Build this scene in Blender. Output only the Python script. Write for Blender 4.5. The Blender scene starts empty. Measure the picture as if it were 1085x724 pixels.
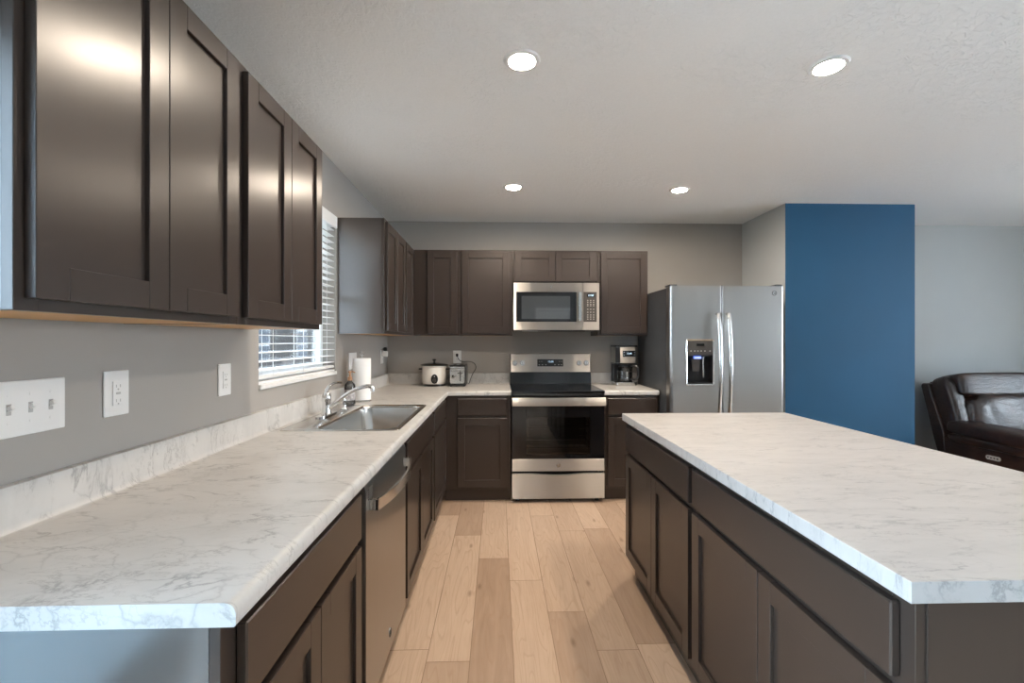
import bpy, bmesh, math, random
from mathutils import Vector, Matrix, noise as mnoise

random.seed(7)
sc = bpy.context.scene
COL = sc.collection
PI = math.pi

# ---------------------------------------------------------------- camera, world, exposure, daylight
CAM_H = 1.3237
YAW = 0.030
cd = bpy.data.cameras.new('camera'); cam = bpy.data.objects.new('camera', cd); COL.objects.link(cam)
cd.sensor_fit = 'HORIZONTAL'; cd.sensor_width = 36.0; cd.lens = 481.0 * 36.0 / 1085.0
cd.clip_start = 0.02; cd.clip_end = 200
cam.location = (0, 0, CAM_H)
cam.rotation_euler = (PI / 2, 0, -YAW)
cd.shift_y = -(362.0 - 361.5) / 1085.0
sc.camera = cam

sc.view_settings.view_transform = 'Standard'
sc.view_settings.look = 'None'
sc.view_settings.exposure = 0.36
sc.view_settings.gamma = 1.0
sc.view_settings.use_curve_mapping = False

SKY_STRENGTH = 15.0
DOWNLIGHT = 560.0         # radiance of each recessed lamp's lens
PATIO_W = 105.0            # daylight through the glazed patio door, left wall beside the camera
LIVING_W = 95.0           # daylight through the living-room window
REAR_W = 0.0
SUN_W = 1.5

w = bpy.data.worlds.new('world'); sc.world = w; w.use_nodes = True
bg = w.node_tree.nodes['Background']
bg.inputs[0].default_value = (0.72, 0.86, 1.0, 1); bg.inputs[1].default_value = SKY_STRENGTH

def area(name, loc, rot, sx, sy, power, color):
    l = bpy.data.lights.new(name, 'AREA'); l.shape = 'RECTANGLE'; l.size = sx; l.size_y = sy
    l.energy = power; l.color = color
    o = bpy.data.objects.new(name, l); COL.objects.link(o); o.location = loc; o.rotation_euler = rot
    return o
# daylight arriving through real openings (patio door in the left wall, living room window in the right wall)
area('patio_daylight', (-1.42, -0.35, 1.10), (0, -PI / 2, 0), 2.0, 1.75, PATIO_W, (0.42, 0.72, 1.0))
area('living_daylight', (7.95, 0.8, 1.5), (0, PI / 2, 0), 1.5, 2.6, LIVING_W, (0.86, 0.94, 1.0))
sl = bpy.data.lights.new('sun', 'SUN'); sl.energy = SUN_W; sl.angle = 0.02; sl.color = (1, 0.95, 0.88)
so = bpy.data.objects.new('sun', sl); COL.objects.link(so); so.rotation_euler = (math.radians(35), math.radians(35), 0)

# ---------------------------------------------------------------- key dimensions
XW = -1.056        # left wall face
YB = 4.357         # back wall face
YR = -2.8          # rear wall face
XR = 7.6           # right wall face
ZC = 2.465         # ceiling
CT = 0.914         # counter top height
CB = 0.876         # counter underside

# ---------------------------------------------------------------- materials
def new_mat(name):
    m = bpy.data.materials.new(name); m.use_nodes = True
    nt = m.node_tree; b = nt.nodes['Principled BSDF']
    return m, nt, b
def N(nt, t, **k):
    n = nt.nodes.new(t)
    for a, v in k.items(): setattr(n, a, v)
    return n
def L(nt, a, b): nt.links.new(a, b)
def coords(nt, scale=(1, 1, 1), rot=(0, 0, 0), loc=(0, 0, 0)):
    tc = N(nt, 'ShaderNodeTexCoord'); mp = N(nt, 'ShaderNodeMapping')
    mp.inputs['Scale'].default_value = scale; mp.inputs['Rotation'].default_value = rot; mp.inputs['Location'].default_value = loc
    L(nt, tc.outputs['Object'], mp.inputs['Vector']); return mp.outputs['Vector']
def noise(nt, vec, scale, detail=4, rough=0.5, dist=0.0):
    n = N(nt, 'ShaderNodeTexNoise'); n.inputs['Scale'].default_value = scale; n.inputs['Detail'].default_value = detail
    n.inputs['Roughness'].default_value = rough; n.inputs['Distortion'].default_value = dist
    L(nt, vec, n.inputs['Vector']); return n.outputs['Fac']
def ramp(nt, fac, stops):
    r = N(nt, 'ShaderNodeValToRGB'); e = r.color_ramp.elements
    e[0].position, e[0].color = stops[0][0], (*stops[0][1], 1)
    e[1].position, e[1].color = stops[1][0], (*stops[1][1], 1)
    for p, c in stops[2:]:
        x = e.new(p); x.color = (*c, 1)
    L(nt, fac, r.inputs['Fac']); return r.outputs['Color']
def bump(nt, b, h, strength, dist=0.01):
    n = N(nt, 'ShaderNodeBump'); n.inputs['Strength'].default_value = strength; n.inputs['Distance'].default_value = dist
    L(nt, h, n.inputs['Height']); L(nt, n.outputs['Normal'], b.inputs['Normal'])
def math_n(nt, op, a, b=None, clamp=False):
    n = N(nt, 'ShaderNodeMath', operation=op); n.use_clamp = clamp
    for i, v in enumerate((a, b)):
        if v is None: continue
        if isinstance(v, (int, float)): n.inputs[i].default_value = v
        else: L(nt, v, n.inputs[i])
    return n.outputs[0]
def mixc(nt, fac, a, b, mode='MIX'):
    n = N(nt, 'ShaderNodeMix', data_type='RGBA', blend_type=mode)
    for i, v in ((0, fac), (6, a), (7, b)):
        if isinstance(v, (int, float)): n.inputs[i].default_value = v
        elif isinstance(v, tuple): n.inputs[i].default_value = (*v, 1)
        else: L(nt, v, n.inputs[i])
    return n.outputs[2]

def plain(name, col, rough=0.5, metal=0.0, var=0.06, vs=12, coat=0.0, bmp=0.0, bs=60, spec=0.5):
    m, nt, b = new_mat(name)
    v = coords(nt); f = noise(nt, v, vs, 3)
    lo = tuple(c * (1 - var) for c in col); hi = tuple(min(1, c * (1 + var)) for c in col)
    L(nt, ramp(nt, f, [(0.3, lo), (0.7, hi)]), b.inputs['Base Color'])
    b.inputs['Roughness'].default_value = rough; b.inputs['Metallic'].default_value = metal
    b.inputs['Coat Weight'].default_value = coat; b.inputs['Specular IOR Level'].default_value = spec
    if bmp: bump(nt, b, noise(nt, v, bs, 3), bmp, 0.002)
    return m

M = {}
M['wall'] = plain('grey_wall_paint', (0.345, 0.325, 0.30), 0.7, var=0.02, vs=2, bmp=0.12, bs=180)
M['wall_pale'] = plain('pale_and_lit_grey_wall_paint', (0.48, 0.495, 0.49), 0.75, var=0.02, vs=2, bmp=0.12, bs=180)  # living-room walls; on the partition side the paleness stands in for stronger light
M['blue'] = plain('blue_wall_paint', (0.002, 0.068, 0.150), 0.65, spec=0.4, var=0.05, vs=2, bmp=0.1, bs=180)
M['white'] = plain('white_paint', (0.80, 0.80, 0.79), 0.4, var=0.02)
M['plate'] = plain('white_plastic', (0.78, 0.77, 0.75), 0.3, var=0.01)
M['dark_slot'] = plain('dark_slot', (0.05, 0.05, 0.05), 0.6)
M['black_plastic'] = plain('black_plastic', (0.012, 0.012, 0.013), 0.28)
M['black_gloss'] = plain('black_glass_enamel', (0.006, 0.006, 0.007), 0.07, coat=0.3)
M['fridge_side'] = plain('dark_grey_case', (0.055, 0.058, 0.062), 0.38, metal=0.0, bmp=0.1, bs=300)
M['chrome'] = plain('chrome', (0.80, 0.80, 0.80), 0.08, metal=1.0, var=0.01)
M['paper'] = plain('paper_towel', (0.85, 0.84, 0.82), 0.9, bmp=0.3, bs=90, var=0.02)
M['crock'] = plain('cream_enamel', (0.78, 0.75, 0.70), 0.25, var=0.03)
M['copper'] = plain('amber_pump', (0.45, 0.25, 0.14), 0.3, metal=0.3)
M['oak_raw'] = None
M['grey_key'] = plain('grey_key_print', (0.42, 0.40, 0.38), 0.5)
M['screen'] = plain('perforated_screen', (0.02, 0.02, 0.02), 0.05, spec=1.0, coat=1.0)
M['screen'].node_tree.nodes['Principled BSDF'].inputs['Coat IOR'].default_value = 1.9
M['panel_grey'] = plain('dispenser_grey', (0.06, 0.055, 0.05), 0.35)
M['ring_grey'] = plain('burner_print', (0.03, 0.03, 0.03), 0.2)
M['soft_slot'] = plain('shaded_plastic', (0.45, 0.44, 0.42), 0.5)
M['concrete'] = plain('patio_concrete', (0.5, 0.5, 0.48), 0.9)
M['siding'] = None

def emis(name, col, s):
    m, nt, b = new_mat(name)
    b.inputs['Base Color'].default_value = (0.8, 0.8, 0.8, 1)
    v = coords(nt)
    L(nt, ramp(nt, noise(nt, v, 5), [(0.0, col), (1.0, col)]), b.inputs['Emission Color'])
    b.inputs['Emission Strength'].default_value = s
    return m
M['lamp'] = emis('lamp_lens', (1.0, 0.85, 0.69), DOWNLIGHT)
M['digit'] = emis('clock_digits', (0.40, 0.66, 0.9), 1.1)
M['blue_led'] = emis('dispenser_led', (0.12, 0.24, 1.0), 0.9)

def cabinet_mat(name='espresso_cabinet', end=False):
    m, nt, b = new_mat(name)
    v = coords(nt, (28, 28, 2.2)); g = noise(nt, v, 2.0, 6, 0.65)
    v2 = coords(nt); f = noise(nt, v2, 1.2, 2)
    c = mixc(nt, f, (0.034, 0.0235, 0.0185), (0.040, 0.0285, 0.0225))
    c = mixc(nt, math_n(nt, 'MULTIPLY', g, 0.2), c, (0.044, 0.031, 0.025))
    L(nt, c, b.inputs['Base Color'])
    r = math_n(nt, 'MULTIPLY_ADD', f, 0.01); r.node.inputs[2].default_value = 0.285
    L(nt, r, b.inputs['Roughness'])
    b.inputs['Specular IOR Level'].default_value = 0.55; b.inputs['Anisotropic'].default_value = 0.5
    h = noise(nt, v2, 260, 2)
    bump(nt, b, h, 0.06, 0.0006)
    if end:   # smooth laminated end panels are glossier than the door faces
        b.inputs['Specular IOR Level'].default_value = 1.0; b.inputs['Anisotropic'].default_value = 0.0
        b.inputs['Coat Weight'].default_value = 1.0; b.inputs['Coat IOR'].default_value = 1.9; b.inputs['Coat Roughness'].default_value = 0.13
    return m
M['cab'] = cabinet_mat()
M['cab_end'] = cabinet_mat('espresso_laminate_end', True)

def raw_wood():
    m, nt, b = new_mat('raw_birch')
    g = noise(nt, coords(nt, (40, 3, 3)), 1.5, 5, 0.6)
    L(nt, ramp(nt, g, [(0.3, (0.50, 0.26, 0.085)), (0.7, (0.60, 0.33, 0.12))]), b.inputs['Base Color'])
    b.inputs['Roughness'].default_value = 0.45
    return m
M['oak_raw'] = raw_wood()

def marble(name, base, rot, stretch, crack):
    m, nt, b = new_mat(name)
    v = coords(nt, (1, stretch, 1), rot)
    n1 = noise(nt, v, 2.6, 9, 0.64, 0.35)
    l1 = math_n(nt, 'ABSOLUTE', math_n(nt, 'SUBTRACT', n1, 0.5))
    v1 = ramp(nt, l1, [(0.0, (1, 1, 1)), (0.012, (0.25, 0.25, 0.25)), (0.022, (0, 0, 0))])
    mask = ramp(nt, noise(nt, v, 8.0, 4), [(0.42, (0, 0, 0)), (0.60, (1, 1, 1))])
    n2 = noise(nt, v, 9.5, 8, 0.66, 0.3)
    l2 = math_n(nt, 'ABSOLUTE', math_n(nt, 'SUBTRACT', n2, 0.46))
    v2 = ramp(nt, l2, [(0.0, (1, 1, 1)), (0.018, (0, 0, 0))])
    mask2 = ramp(nt, noise(nt, coords(nt, (1, 1, 1), loc=(3, 1, 0)), 7, 4), [(0.46, (0, 0, 0)), (0.66, (1, 1, 1))])
    # long thin fissures
    dv = coords(nt, (1, 1.9, 1), rot); dn = N(nt, 'ShaderNodeTexNoise'); dn.inputs['Scale'].default_value = 7; dn.inputs['Detail'].default_value = 6
    L(nt, dv, dn.inputs['Vector'])
    mv = N(nt, 'ShaderNodeMix', data_type='VECTOR'); mv.inputs[0].default_value = 0.14
    L(nt, dv, mv.inputs[4]); L(nt, dn.outputs['Color'], mv.inputs[5])
    vo = N(nt, 'ShaderNodeTexVoronoi', feature='DISTANCE_TO_EDGE'); vo.inputs['Scale'].default_value = 6.0; L(nt, mv.outputs[1], vo.inputs['Vector'])
    v3 = ramp(nt, vo.outputs['Distance'], [(0.0, (1, 1, 1)), (0.018, (0.2, 0.2, 0.2)), (0.05, (0, 0, 0))])
    mask3 = ramp(nt, noise(nt, coords(nt, (1, 1, 1), loc=(7, 2, 5)), 5.0, 3), [(0.42, (0, 0, 0)), (0.60, (1, 1, 1))])
    cloud = noise(nt, v, 5, 6, 0.62, 0.3)
    c = ramp(nt, cloud, [(0.3, tuple(x * 0.88 for x in base)), (0.60, base)])
    c = mixc(nt, math_n(nt, 'MULTIPLY', math_n(nt, 'MULTIPLY', v1, mask), 0.75), c, (0.22, 0.215, 0.21))
    c = mixc(nt, math_n(nt, 'MULTIPLY', math_n(nt, 'MULTIPLY', v2, mask2), 0.65), c, (0.24, 0.23, 0.22))
    c = mixc(nt, math_n(nt, 'MULTIPLY', math_n(nt, 'MULTIPLY', v3, mask3), crack), c, (0.24, 0.235, 0.23))
    L(nt, c, b.inputs['Base Color'])
    b.inputs['Roughness'].default_value = 0.36
    bump(nt, b, noise(nt, coords(nt), 350, 2), 0.04, 0.001)
    return m
M['marble'] = marble('marble_laminate', (0.545, 0.535, 0.515), (0, 0, 0.75), 2.3, 0.5)
M['marble2'] = marble('marble_laminate_island', (0.46, 0.44, 0.42), (0, 0, -0.18), 3.6, 0.15)

def steel(name, col=(0.50, 0.475, 0.445), rough=0.27, brush=(1, 1, 90), wob=0.25, aniso=0.55, arot=0.0):
    m, nt, b = new_mat(name)
    s = noise(nt, coords(nt, brush), 6, 4, 0.6)
    L(nt, ramp(nt, s, [(0.25, tuple(c * 0.975 for c in col)), (0.75, tuple(min(1, c * 1.025) for c in col))]), b.inputs['Base Color'])
    b.inputs['Metallic'].default_value = 1.0
    r = math_n(nt, 'MULTIPLY_ADD', s, 0.03); r.node.inputs[2].default_value = rough - 0.015
    L(nt, r, b.inputs['Roughness'])
    b.inputs['Anisotropic'].default_value = aniso; b.inputs['Anisotropic Rotation'].default_value = arot
    tg = N(nt, 'ShaderNodeTangent', direction_type='UV_MAP'); tg.uv_map = 'UVMap'; L(nt, tg.outputs[0], b.inputs['Tangent'])
    wv = noise(nt, coords(nt), 4.0, 2)
    h = math_n(nt, 'MULTIPLY', wv, wob)
    bump(nt, b, h, 0.35, 0.02)
    return m
M['steel'] = steel('brushed_stainless', aniso=1.0, arot=0.25, wob=1.3, rough=0.40)
M['steel_v'] = steel('brushed_stainless_vertical', (0.41, 0.395, 0.375), brush=(90, 90, 1), rough=0.30)
M['steel_sink'] = steel('sink_steel', (0.60, 0.58, 0.55), 0.2, (60, 1, 1), 0.1)
M['steel_handle'] = steel('handle_steel', (0.66, 0.65, 0.63), 0.2, wob=0.0)

def ceiling_mat():
    m, nt, b = new_mat('textured_ceiling_paint')
    v = coords(nt)
    b.inputs['Base Color'].default_value = (0.8, 0.8, 0.79, 1); b.inputs['Roughness'].default_value = 0.85
    n1 = noise(nt, v, 26, 5, 0.6, 0.8)
    h = ramp(nt, n1, [(0.46, (0, 0, 0)), (0.54, (1, 1, 1))])
    n2 = noise(nt, v, 90, 3)
    patch = ramp(nt, noise(nt, v, 2.2, 3), [(0.42, (0.15, 0.15, 0.15)), (0.62, (1, 1, 1))])
    hh = math_n(nt, 'ADD', math_n(nt, 'MULTIPLY', h, patch), math_n(nt, 'MULTIPLY', n2, 0.5))
    bump(nt, b, hh, 0.6, 0.005)
    L(nt, ramp(nt, n2, [(0.2, (0.84, 0.845, 0.84)), (0.8, (0.88, 0.885, 0.88))]), b.inputs['Base Color'])
    return m
M['ceiling'] = ceiling_mat()

def floor_mat():
    m, nt, b = new_mat('oak_plank_floor')
    at = N(nt, 'ShaderNodeAttribute'); at.attribute_name = 'tone'
    sep = N(nt, 'ShaderNodeSeparateColor'); L(nt, at.outputs['Color'], sep.inputs['Color'])
    tone, off = sep.outputs[0], sep.outputs[1]
    tc = N(nt, 'ShaderNodeTexCoord')
    add = N(nt, 'ShaderNodeVectorMath', operation='ADD')
    cmb = N(nt, 'ShaderNodeCombineXYZ'); o9 = math_n(nt, 'MULTIPLY', off, 37.0)
    L(nt, o9, cmb.inputs[0]); L(nt, o9, cmb.inputs[1]); L(nt, tc.outputs['Object'], add.inputs[0]); L(nt, cmb.outputs[0], add.inputs[1])
    mp = N(nt, 'ShaderNodeMapping'); mp.inputs['Scale'].default_value = (14, 1.3, 1); L(nt, add.outputs[0], mp.inputs['Vector'])
    g = noise(nt, mp.outputs['Vector'], 1.6, 6, 0.6, 1.2)
    mp2 = N(nt, 'ShaderNodeMapping'); mp2.inputs['Scale'].default_value = (120, 5, 1); L(nt, add.outputs[0], mp2.inputs['Vector'])
    fine = noise(nt, mp2.outputs['Vector'], 1.2, 4, 0.6)
    # cathedral grain lines
    mpc = N(nt, 'ShaderNodeMapping'); mpc.inputs['Scale'].default_value = (7.5, 0.9, 1); L(nt, add.outputs[0], mpc.inputs['Vector'])
    field = noise(nt, mpc.outputs['Vector'], 1.1, 2, 0.45, 0.25)
    rings = math_n(nt, 'FRACT', math_n(nt, 'MULTIPLY', field, 15.0))
    cath = ramp(nt, rings, [(0.0, (0, 0, 0)), (0.72, (0.15, 0.15, 0.15)), (0.9, (1, 1, 1)), (1.0, (0, 0, 0))])
    light = mixc(nt, g, (0.54, 0.385, 0.27), (0.69, 0.53, 0.40))
    dark = mixc(nt, g, (0.30, 0.195, 0.13), (0.52, 0.37, 0.265))
    c = mixc(nt, tone, light, dark)
    c = mixc(nt, math_n(nt, 'MULTIPLY', cath, 0.30), c, (0.36, 0.22, 0.13))
    c = mixc(nt, math_n(nt, 'MULTIPLY', ramp(nt, fine, [(0.5, (0, 0, 0)), (0.8, (1, 1, 1))]), 0.35), c, (0.38, 0.25, 0.16))
    # knots
    mp3 = N(nt, 'ShaderNodeMapping'); mp3.inputs['Scale'].default_value = (3.2, 1.1, 1); L(nt, add.outputs[0], mp3.inputs['Vector'])
    vo = N(nt, 'ShaderNodeTexVoronoi', voronoi_dimensions='2D'); vo.inputs['Scale'].default_value = 1.0; L(nt, mp3.outputs['Vector'], vo.inputs['Vector'])
    kn = ramp(nt, vo.outputs['Distance'], [(0.01, (1, 1, 1)), (0.045, (0, 0, 0))])
    c = mixc(nt, math_n(nt, 'MULTIPLY', kn, 0.5), c, (0.16, 0.085, 0.045))
    L(nt, c, b.inputs['Base Color'])
    b.inputs['Roughness'].default_value = 0.42
    bump(nt, b, math_n(nt, 'ADD', fine, g), 0.05, 0.002)
    return m
M['floor'] = floor_mat()
M['seam'] = plain('plank_seam', (0.26, 0.17, 0.11), 0.7)

def leather():
    m, nt, b = new_mat('dark_brown_leather')
    v = coords(nt)
    f = noise(nt, v, 5, 4, 0.55)
    L(nt, ramp(nt, f, [(0.35, (0.012, 0.007, 0.006)), (0.68, (0.045, 0.020, 0.013))]), b.inputs['Base Color'])
    r = math_n(nt, 'MULTIPLY_ADD', noise(nt, v, 9, 3), 0.16); r.node.inputs[2].default_value = 0.24
    L(nt, r, b.inputs['Roughness'])
    vo = N(nt, 'ShaderNodeTexVoronoi', feature='DISTANCE_TO_EDGE'); vo.inputs['Scale'].default_value = 170; L(nt, v, vo.inputs['Vector'])
    wr = noise(nt, coords(nt, (1, 1, 3)), 11, 4, 0.6, 1.0)
    bump(nt, b, math_n(nt, 'ADD', math_n(nt, 'MULTIPLY', vo.outputs['Distance'], 0.4), math_n(nt, 'MULTIPLY', wr, 2.6)), 0.32, 0.006)
    b.inputs['Coat Weight'].default_value = 0.12; b.inputs['Coat Roughness'].default_value = 0.25
    return m
M['leather'] = leather()

def glass(name, tint=(1, 1, 1), gl=0.10, rough=0.02):
    m, nt, b = new_mat(name); nt.nodes.remove(b)
    out = [n for n in nt.nodes if n.type == 'OUTPUT_MATERIAL'][0]
    t = N(nt, 'ShaderNodeBsdfTransparent'); t.inputs[0].default_value = (*tint, 1)
    g = N(nt, 'ShaderNodeBsdfGlossy'); g.inputs['Roughness'].default_value = rough
    fr = N(nt, 'ShaderNodeFresnel'); fr.inputs[0].default_value = 1.45
    f = math_n(nt, 'MULTIPLY_ADD', fr.outputs[0], 0.9); f.node.inputs[2].default_value = gl * 0.2
    mx = N(nt, 'ShaderNodeMixShader'); L(nt, f, mx.inputs[0]); L(nt, t.outputs[0], mx.inputs[1]); L(nt, g.outputs[0], mx.inputs[2])
    L(nt, mx.outputs[0], out.inputs['Surface']); return m
M['glass'] = glass('window_glass')
M['glass_dark'] = glass('smoked_oven_glass', (0.72, 0.70, 0.68), 0.1)
M['glass_clear'] = glass('carafe_glass', (0.78, 0.80, 0.80), 0.3)
M['bottle'] = glass('soap_bottle_plastic', (0.62, 0.64, 0.66), 0.3, 0.05)

def siding():
    m, nt, b = new_mat('lap_siding')
    v = coords(nt); sx = N(nt, 'ShaderNodeSeparateXYZ'); L(nt, v, sx.inputs[0])
    fr = math_n(nt, 'FRACT', math_n(nt, 'MULTIPLY', sx.outputs[2], 7.0))
    c = ramp(nt, fr, [(0.0, (0.07, 0.07, 0.07)), (0.12, (0.115, 0.112, 0.11))])
    L(nt, c, b.inputs['Base Color']); b.inputs['Roughness'].default_value = 0.8
    bump(nt, b, fr, 0.5, 0.02); return m
M['siding'] = siding()
M['blue_pane'] = plain('blue_window_pane', (0.015, 0.04, 0.075), 0.1)
M['roof'] = plain('shingle_roof', (0.03, 0.032, 0.035), 0.9, bmp=0.5, bs=30, var=0.3)
M['lawn'] = plain('lawn', (0.03, 0.035, 0.025), 0.95, var=0.35, vs=3)

# ---------------------------------------------------------------- mesh builder
class MB:
    def __init__(s): s.bm = bmesh.new()
    def _xf(s, vs, rot=None, piv=(0, 0, 0)):
        if rot is not None: bmesh.ops.rotate(s.bm, verts=vs, cent=piv, matrix=rot)
        return vs
    def box(s, x0, y0, z0, x1, y1, z1, bev=0.0, seg=1):
        c = [(x, y, z) for z in (z0, z1) for y in (y0, y1) for x in (x0, x1)]
        v = [s.bm.verts.new(p) for p in c]
        fs = [s.bm.faces.new([v[i] for i in f]) for f in ((0, 2, 3, 1), (4, 5, 7, 6), (0, 1, 5, 4), (2, 6, 7, 3), (0, 4, 6, 2), (1, 3, 7, 5))]
        if bev > 0:
            es = list({e for f in fs for e in f.edges})
            r = bmesh.ops.bevel(s.bm, geom=es, offset=bev, segments=seg, profile=0.5, affect='EDGES', clamp_overlap=True)
            return list({q for f in r['faces'] for q in f.verts})
        return v
    def cyl(s, p0, p1, r0, r1=None, n=24, cap=True):
        if r1 is None: r1 = r0
        p0, p1 = Vector(p0), Vector(p1); d = (p1 - p0).normalized()
        a = d.orthogonal().normalized(); b = d.cross(a)
        A, B = [], []
        for i in range(n):
            t = 2 * PI * i / n; u = a * math.cos(t) + b * math.sin(t)
            A.append(s.bm.verts.new(p0 + u * r0)); B.append(s.bm.verts.new(p1 + u * r1))
        for i in range(n):
            j = (i + 1) % n; s.bm.faces.new((A[i], A[j], B[j], B[i]))
        if cap: s.bm.faces.new(A[::-1]); s.bm.faces.new(B)
        return A + B
    def tube(s, pts, r, n=10, rz=None, cap=True):
        """r scalar or list; rz = second radius for an oval section (along the frame's second axis)"""
        P = [Vector(p) for p in pts]; R = r if isinstance(r, (list, tuple)) else [r] * len(P)
        T = [(P[min(i + 1, len(P) - 1)] - P[max(i - 1, 0)]).normalized() for i in range(len(P))]
        up = Vector((0, 0, 1)) if abs(T[0].z) < 0.9 else Vector((1, 0, 0))
        a = T[0].cross(up).normalized(); rings = []
        for i, p in enumerate(P):
            a = (a - T[i] * a.dot(T[i])).normalized(); b = T[i].cross(a)
            q = rz if rz is not None else R[i]
            rings.append([s.bm.verts.new(p + a * math.cos(2 * PI * k / n) * R[i] + b * math.sin(2 * PI * k / n) * q) for k in range(n)])
        for i in range(len(P) - 1):
            for k in range(n):
                j = (k + 1) % n; s.bm.faces.new((rings[i][k], rings[i][j], rings[i + 1][j], rings[i + 1][k]))
        if cap: s.bm.faces.new(rings[0][::-1]); s.bm.faces.new(rings[-1])
        return [v for r_ in rings for v in r_]
    def lathe(s, prof, c=(0, 0, 0), n=40, sx=1.0, sy=1.0, cap=True):
        rings = []
        for r, z in prof:
            rings.append([s.bm.verts.new((c[0] + sx * r * math.cos(2 * PI * k / n), c[1] + sy * r * math.sin(2 * PI * k / n), c[2] + z)) for k in range(n)])
        for i in range(len(rings) - 1):
            for k in range(n):
                j = (k + 1) % n; s.bm.faces.new((rings[i][k], rings[i][j], rings[i + 1][j], rings[i + 1][k]))
        if cap: s.bm.faces.new(rings[0][::-1]); s.bm.faces.new(rings[-1])
        return [v for r_ in rings for v in r_]
    def prism(s, poly, axis, a, b):
        """poly: 2-D points; axis 'x': (y,z), 'y': (x,z), 'z': (x,y)"""
        def P(u, v, t): return {'x': (t, u, v), 'y': (u, t, v), 'z': (u, v, t)}[axis]
        A = [s.bm.verts.new(P(u, v, a)) for u, v in poly]; B = [s.bm.verts.new(P(u, v, b)) for u, v in poly]
        n = len(poly); s.bm.faces.new(A); s.bm.faces.new(B[::-1])
        for i in range(n):
            j = (i + 1) % n; s.bm.faces.new((A[i], B[i], B[j], A[j]))
        return A + B
    def sweep_L(s, prof, path, closed=True, caps=True):
        """prof: (d,z); path: list of (x,y,ox,oy) with offset vector per unit d"""
        R = [[s.bm.verts.new((x + ox * d, y + oy * d, z)) for d, z in prof] for x, y, ox, oy in path]
        n = len(prof)
        for i in range(len(R) - 1):
            for k in range(n if closed else n - 1):
                j = (k + 1) % n; s.bm.faces.new((R[i][k], R[i][j], R[i + 1][j], R[i + 1][k]))
        if caps: s.bm.faces.new(R[0][::-1]); s.bm.faces.new(R[-1])
    def cushion(s, c, size, e=0.35, nu=48, nv=28, rot=None, amp=0.0, fr=6.0, seed=0.0):
        """soft rounded block: superellipsoid with wrinkles"""
        def sp(v, p): return math.copysign(abs(v) ** p, v)
        c = Vector(c); vs = []; rows = []
        for i in range(nv + 1):
            ph = -PI / 2 + PI * i / nv; row = []
            for k in range(nu):
                th = 2 * PI * k / nu
                x = sp(math.cos(ph), e) * sp(math.cos(th), e); y = sp(math.cos(ph), e) * sp(math.sin(th), e); z = sp(math.sin(ph), e)
                p = Vector((x * size[0] / 2, y * size[1] / 2, z * size[2] / 2))
                if amp:
                    q = mnoise.noise(p * fr + Vector((seed, seed * 2, 0))) + 0.5 * mnoise.noise(p * fr * 2.3 + Vector((0, seed, seed)))
                    p = p * (1 + amp * q / max(0.12, min(size)) * 0.5) 
                if rot is not None: p = rot @ p
                row.append(s.bm.verts.new(c + p))
            rows.append(row)
        for i in range(nv):
            for k in range(nu):
                j = (k + 1) % nu; s.bm.faces.new((rows[i][k], rows[i][j], rows[i + 1][j], rows[i + 1][k]))
        bmesh.ops.remove_doubles(s.bm, verts=rows[0] + rows[-1], dist=1e-5)
    def build(s, name, mat, parent=None, loc=None, wn=False, ang=35, mats=None, subs=0):
        bmesh.ops.recalc_face_normals(s.bm, faces=s.bm.faces)
        for f in s.bm.faces: f.smooth = True
        lim = math.radians(ang)
        for e in s.bm.edges:
            if len(e.link_faces) == 2 and e.calc_face_angle(0) > lim: e.smooth = False
        uv = s.bm.loops.layers.uv.new('UVMap')
        for f in s.bm.faces:
            ax = abs(f.normal.x) > max(abs(f.normal.y), abs(f.normal.z)); top = abs(f.normal.z) > 0.8
            for l in f.loops:
                c = l.vert.co; l[uv].uv = (c.x, c.y) if top else ((c.y if ax else c.x), c.z)
        me = bpy.data.meshes.new(name); s.bm.to_mesh(me); s.bm.free()
        me.materials.append(mat)
        for q in (mats or []): me.materials.append(q)
        o = bpy.data.objects.new(name, me); COL.objects.link(o)
        if parent is not None: o.parent = parent
        if loc is not None: o.location = loc
        if subs:
            md = o.modifiers.new('sub', 'SUBSURF'); md.levels = subs; md.render_levels = subs
        if wn:
            md = o.modifiers.new('wn', 'WEIGHTED_NORMAL'); md.keep_sharp = True
        return o

def tag(o, label, cat, group=None):
    o['label'] = label; o['category'] = cat
    if group: o['group'] = group
    return o
def thing(name, label, cat, loc=(0, 0, 0), rz=0.0, group=None):
    o = bpy.data.objects.new(name, None); COL.objects.link(o); o.empty_display_size = 0.1
    o.location = loc; o.rotation_euler = (0, 0, rz)
    return tag(o, label, cat, group)
def struct(name, mb, mat, parent=None, **k):
    o = mb.build(name, mat, parent, **k)
    if parent is None: o['kind'] = 'structure'
    return o
def dup(o, parent=None, loc=None, rz=None, label=None):
    ch = [c for c in o.children]
    n = o.copy(); COL.objects.link(n)
    if parent is not None: n.parent = parent
    if loc is not None: n.location = loc
    if rz is not None: n.rotation_euler = (0, 0, rz)
    if label: n['label'] = label
    for c in ch: dup(c, n)
    return n
def text(name, s, size, mat, parent, loc, rot, depth=0.0006):
    cu = bpy.data.curves.new(name, 'FONT'); cu.body = s; cu.size = size; cu.extrude = depth; cu.align_x = 'CENTER'; cu.align_y = 'CENTER'
    t = bpy.data.objects.new(name, cu); COL.objects.link(t)
    bpy.context.view_layer.update()
    me = bpy.data.meshes.new_from_object(t.evaluated_get(bpy.context.evaluated_depsgraph_get()))
    bpy.data.objects.remove(t); me.materials.clear(); me.materials.append(mat); me.name = name
    o = bpy.data.objects.new(name, me); COL.objects.link(o); o.parent = parent; o.location = loc; o.rotation_euler = rot
    return o

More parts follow.
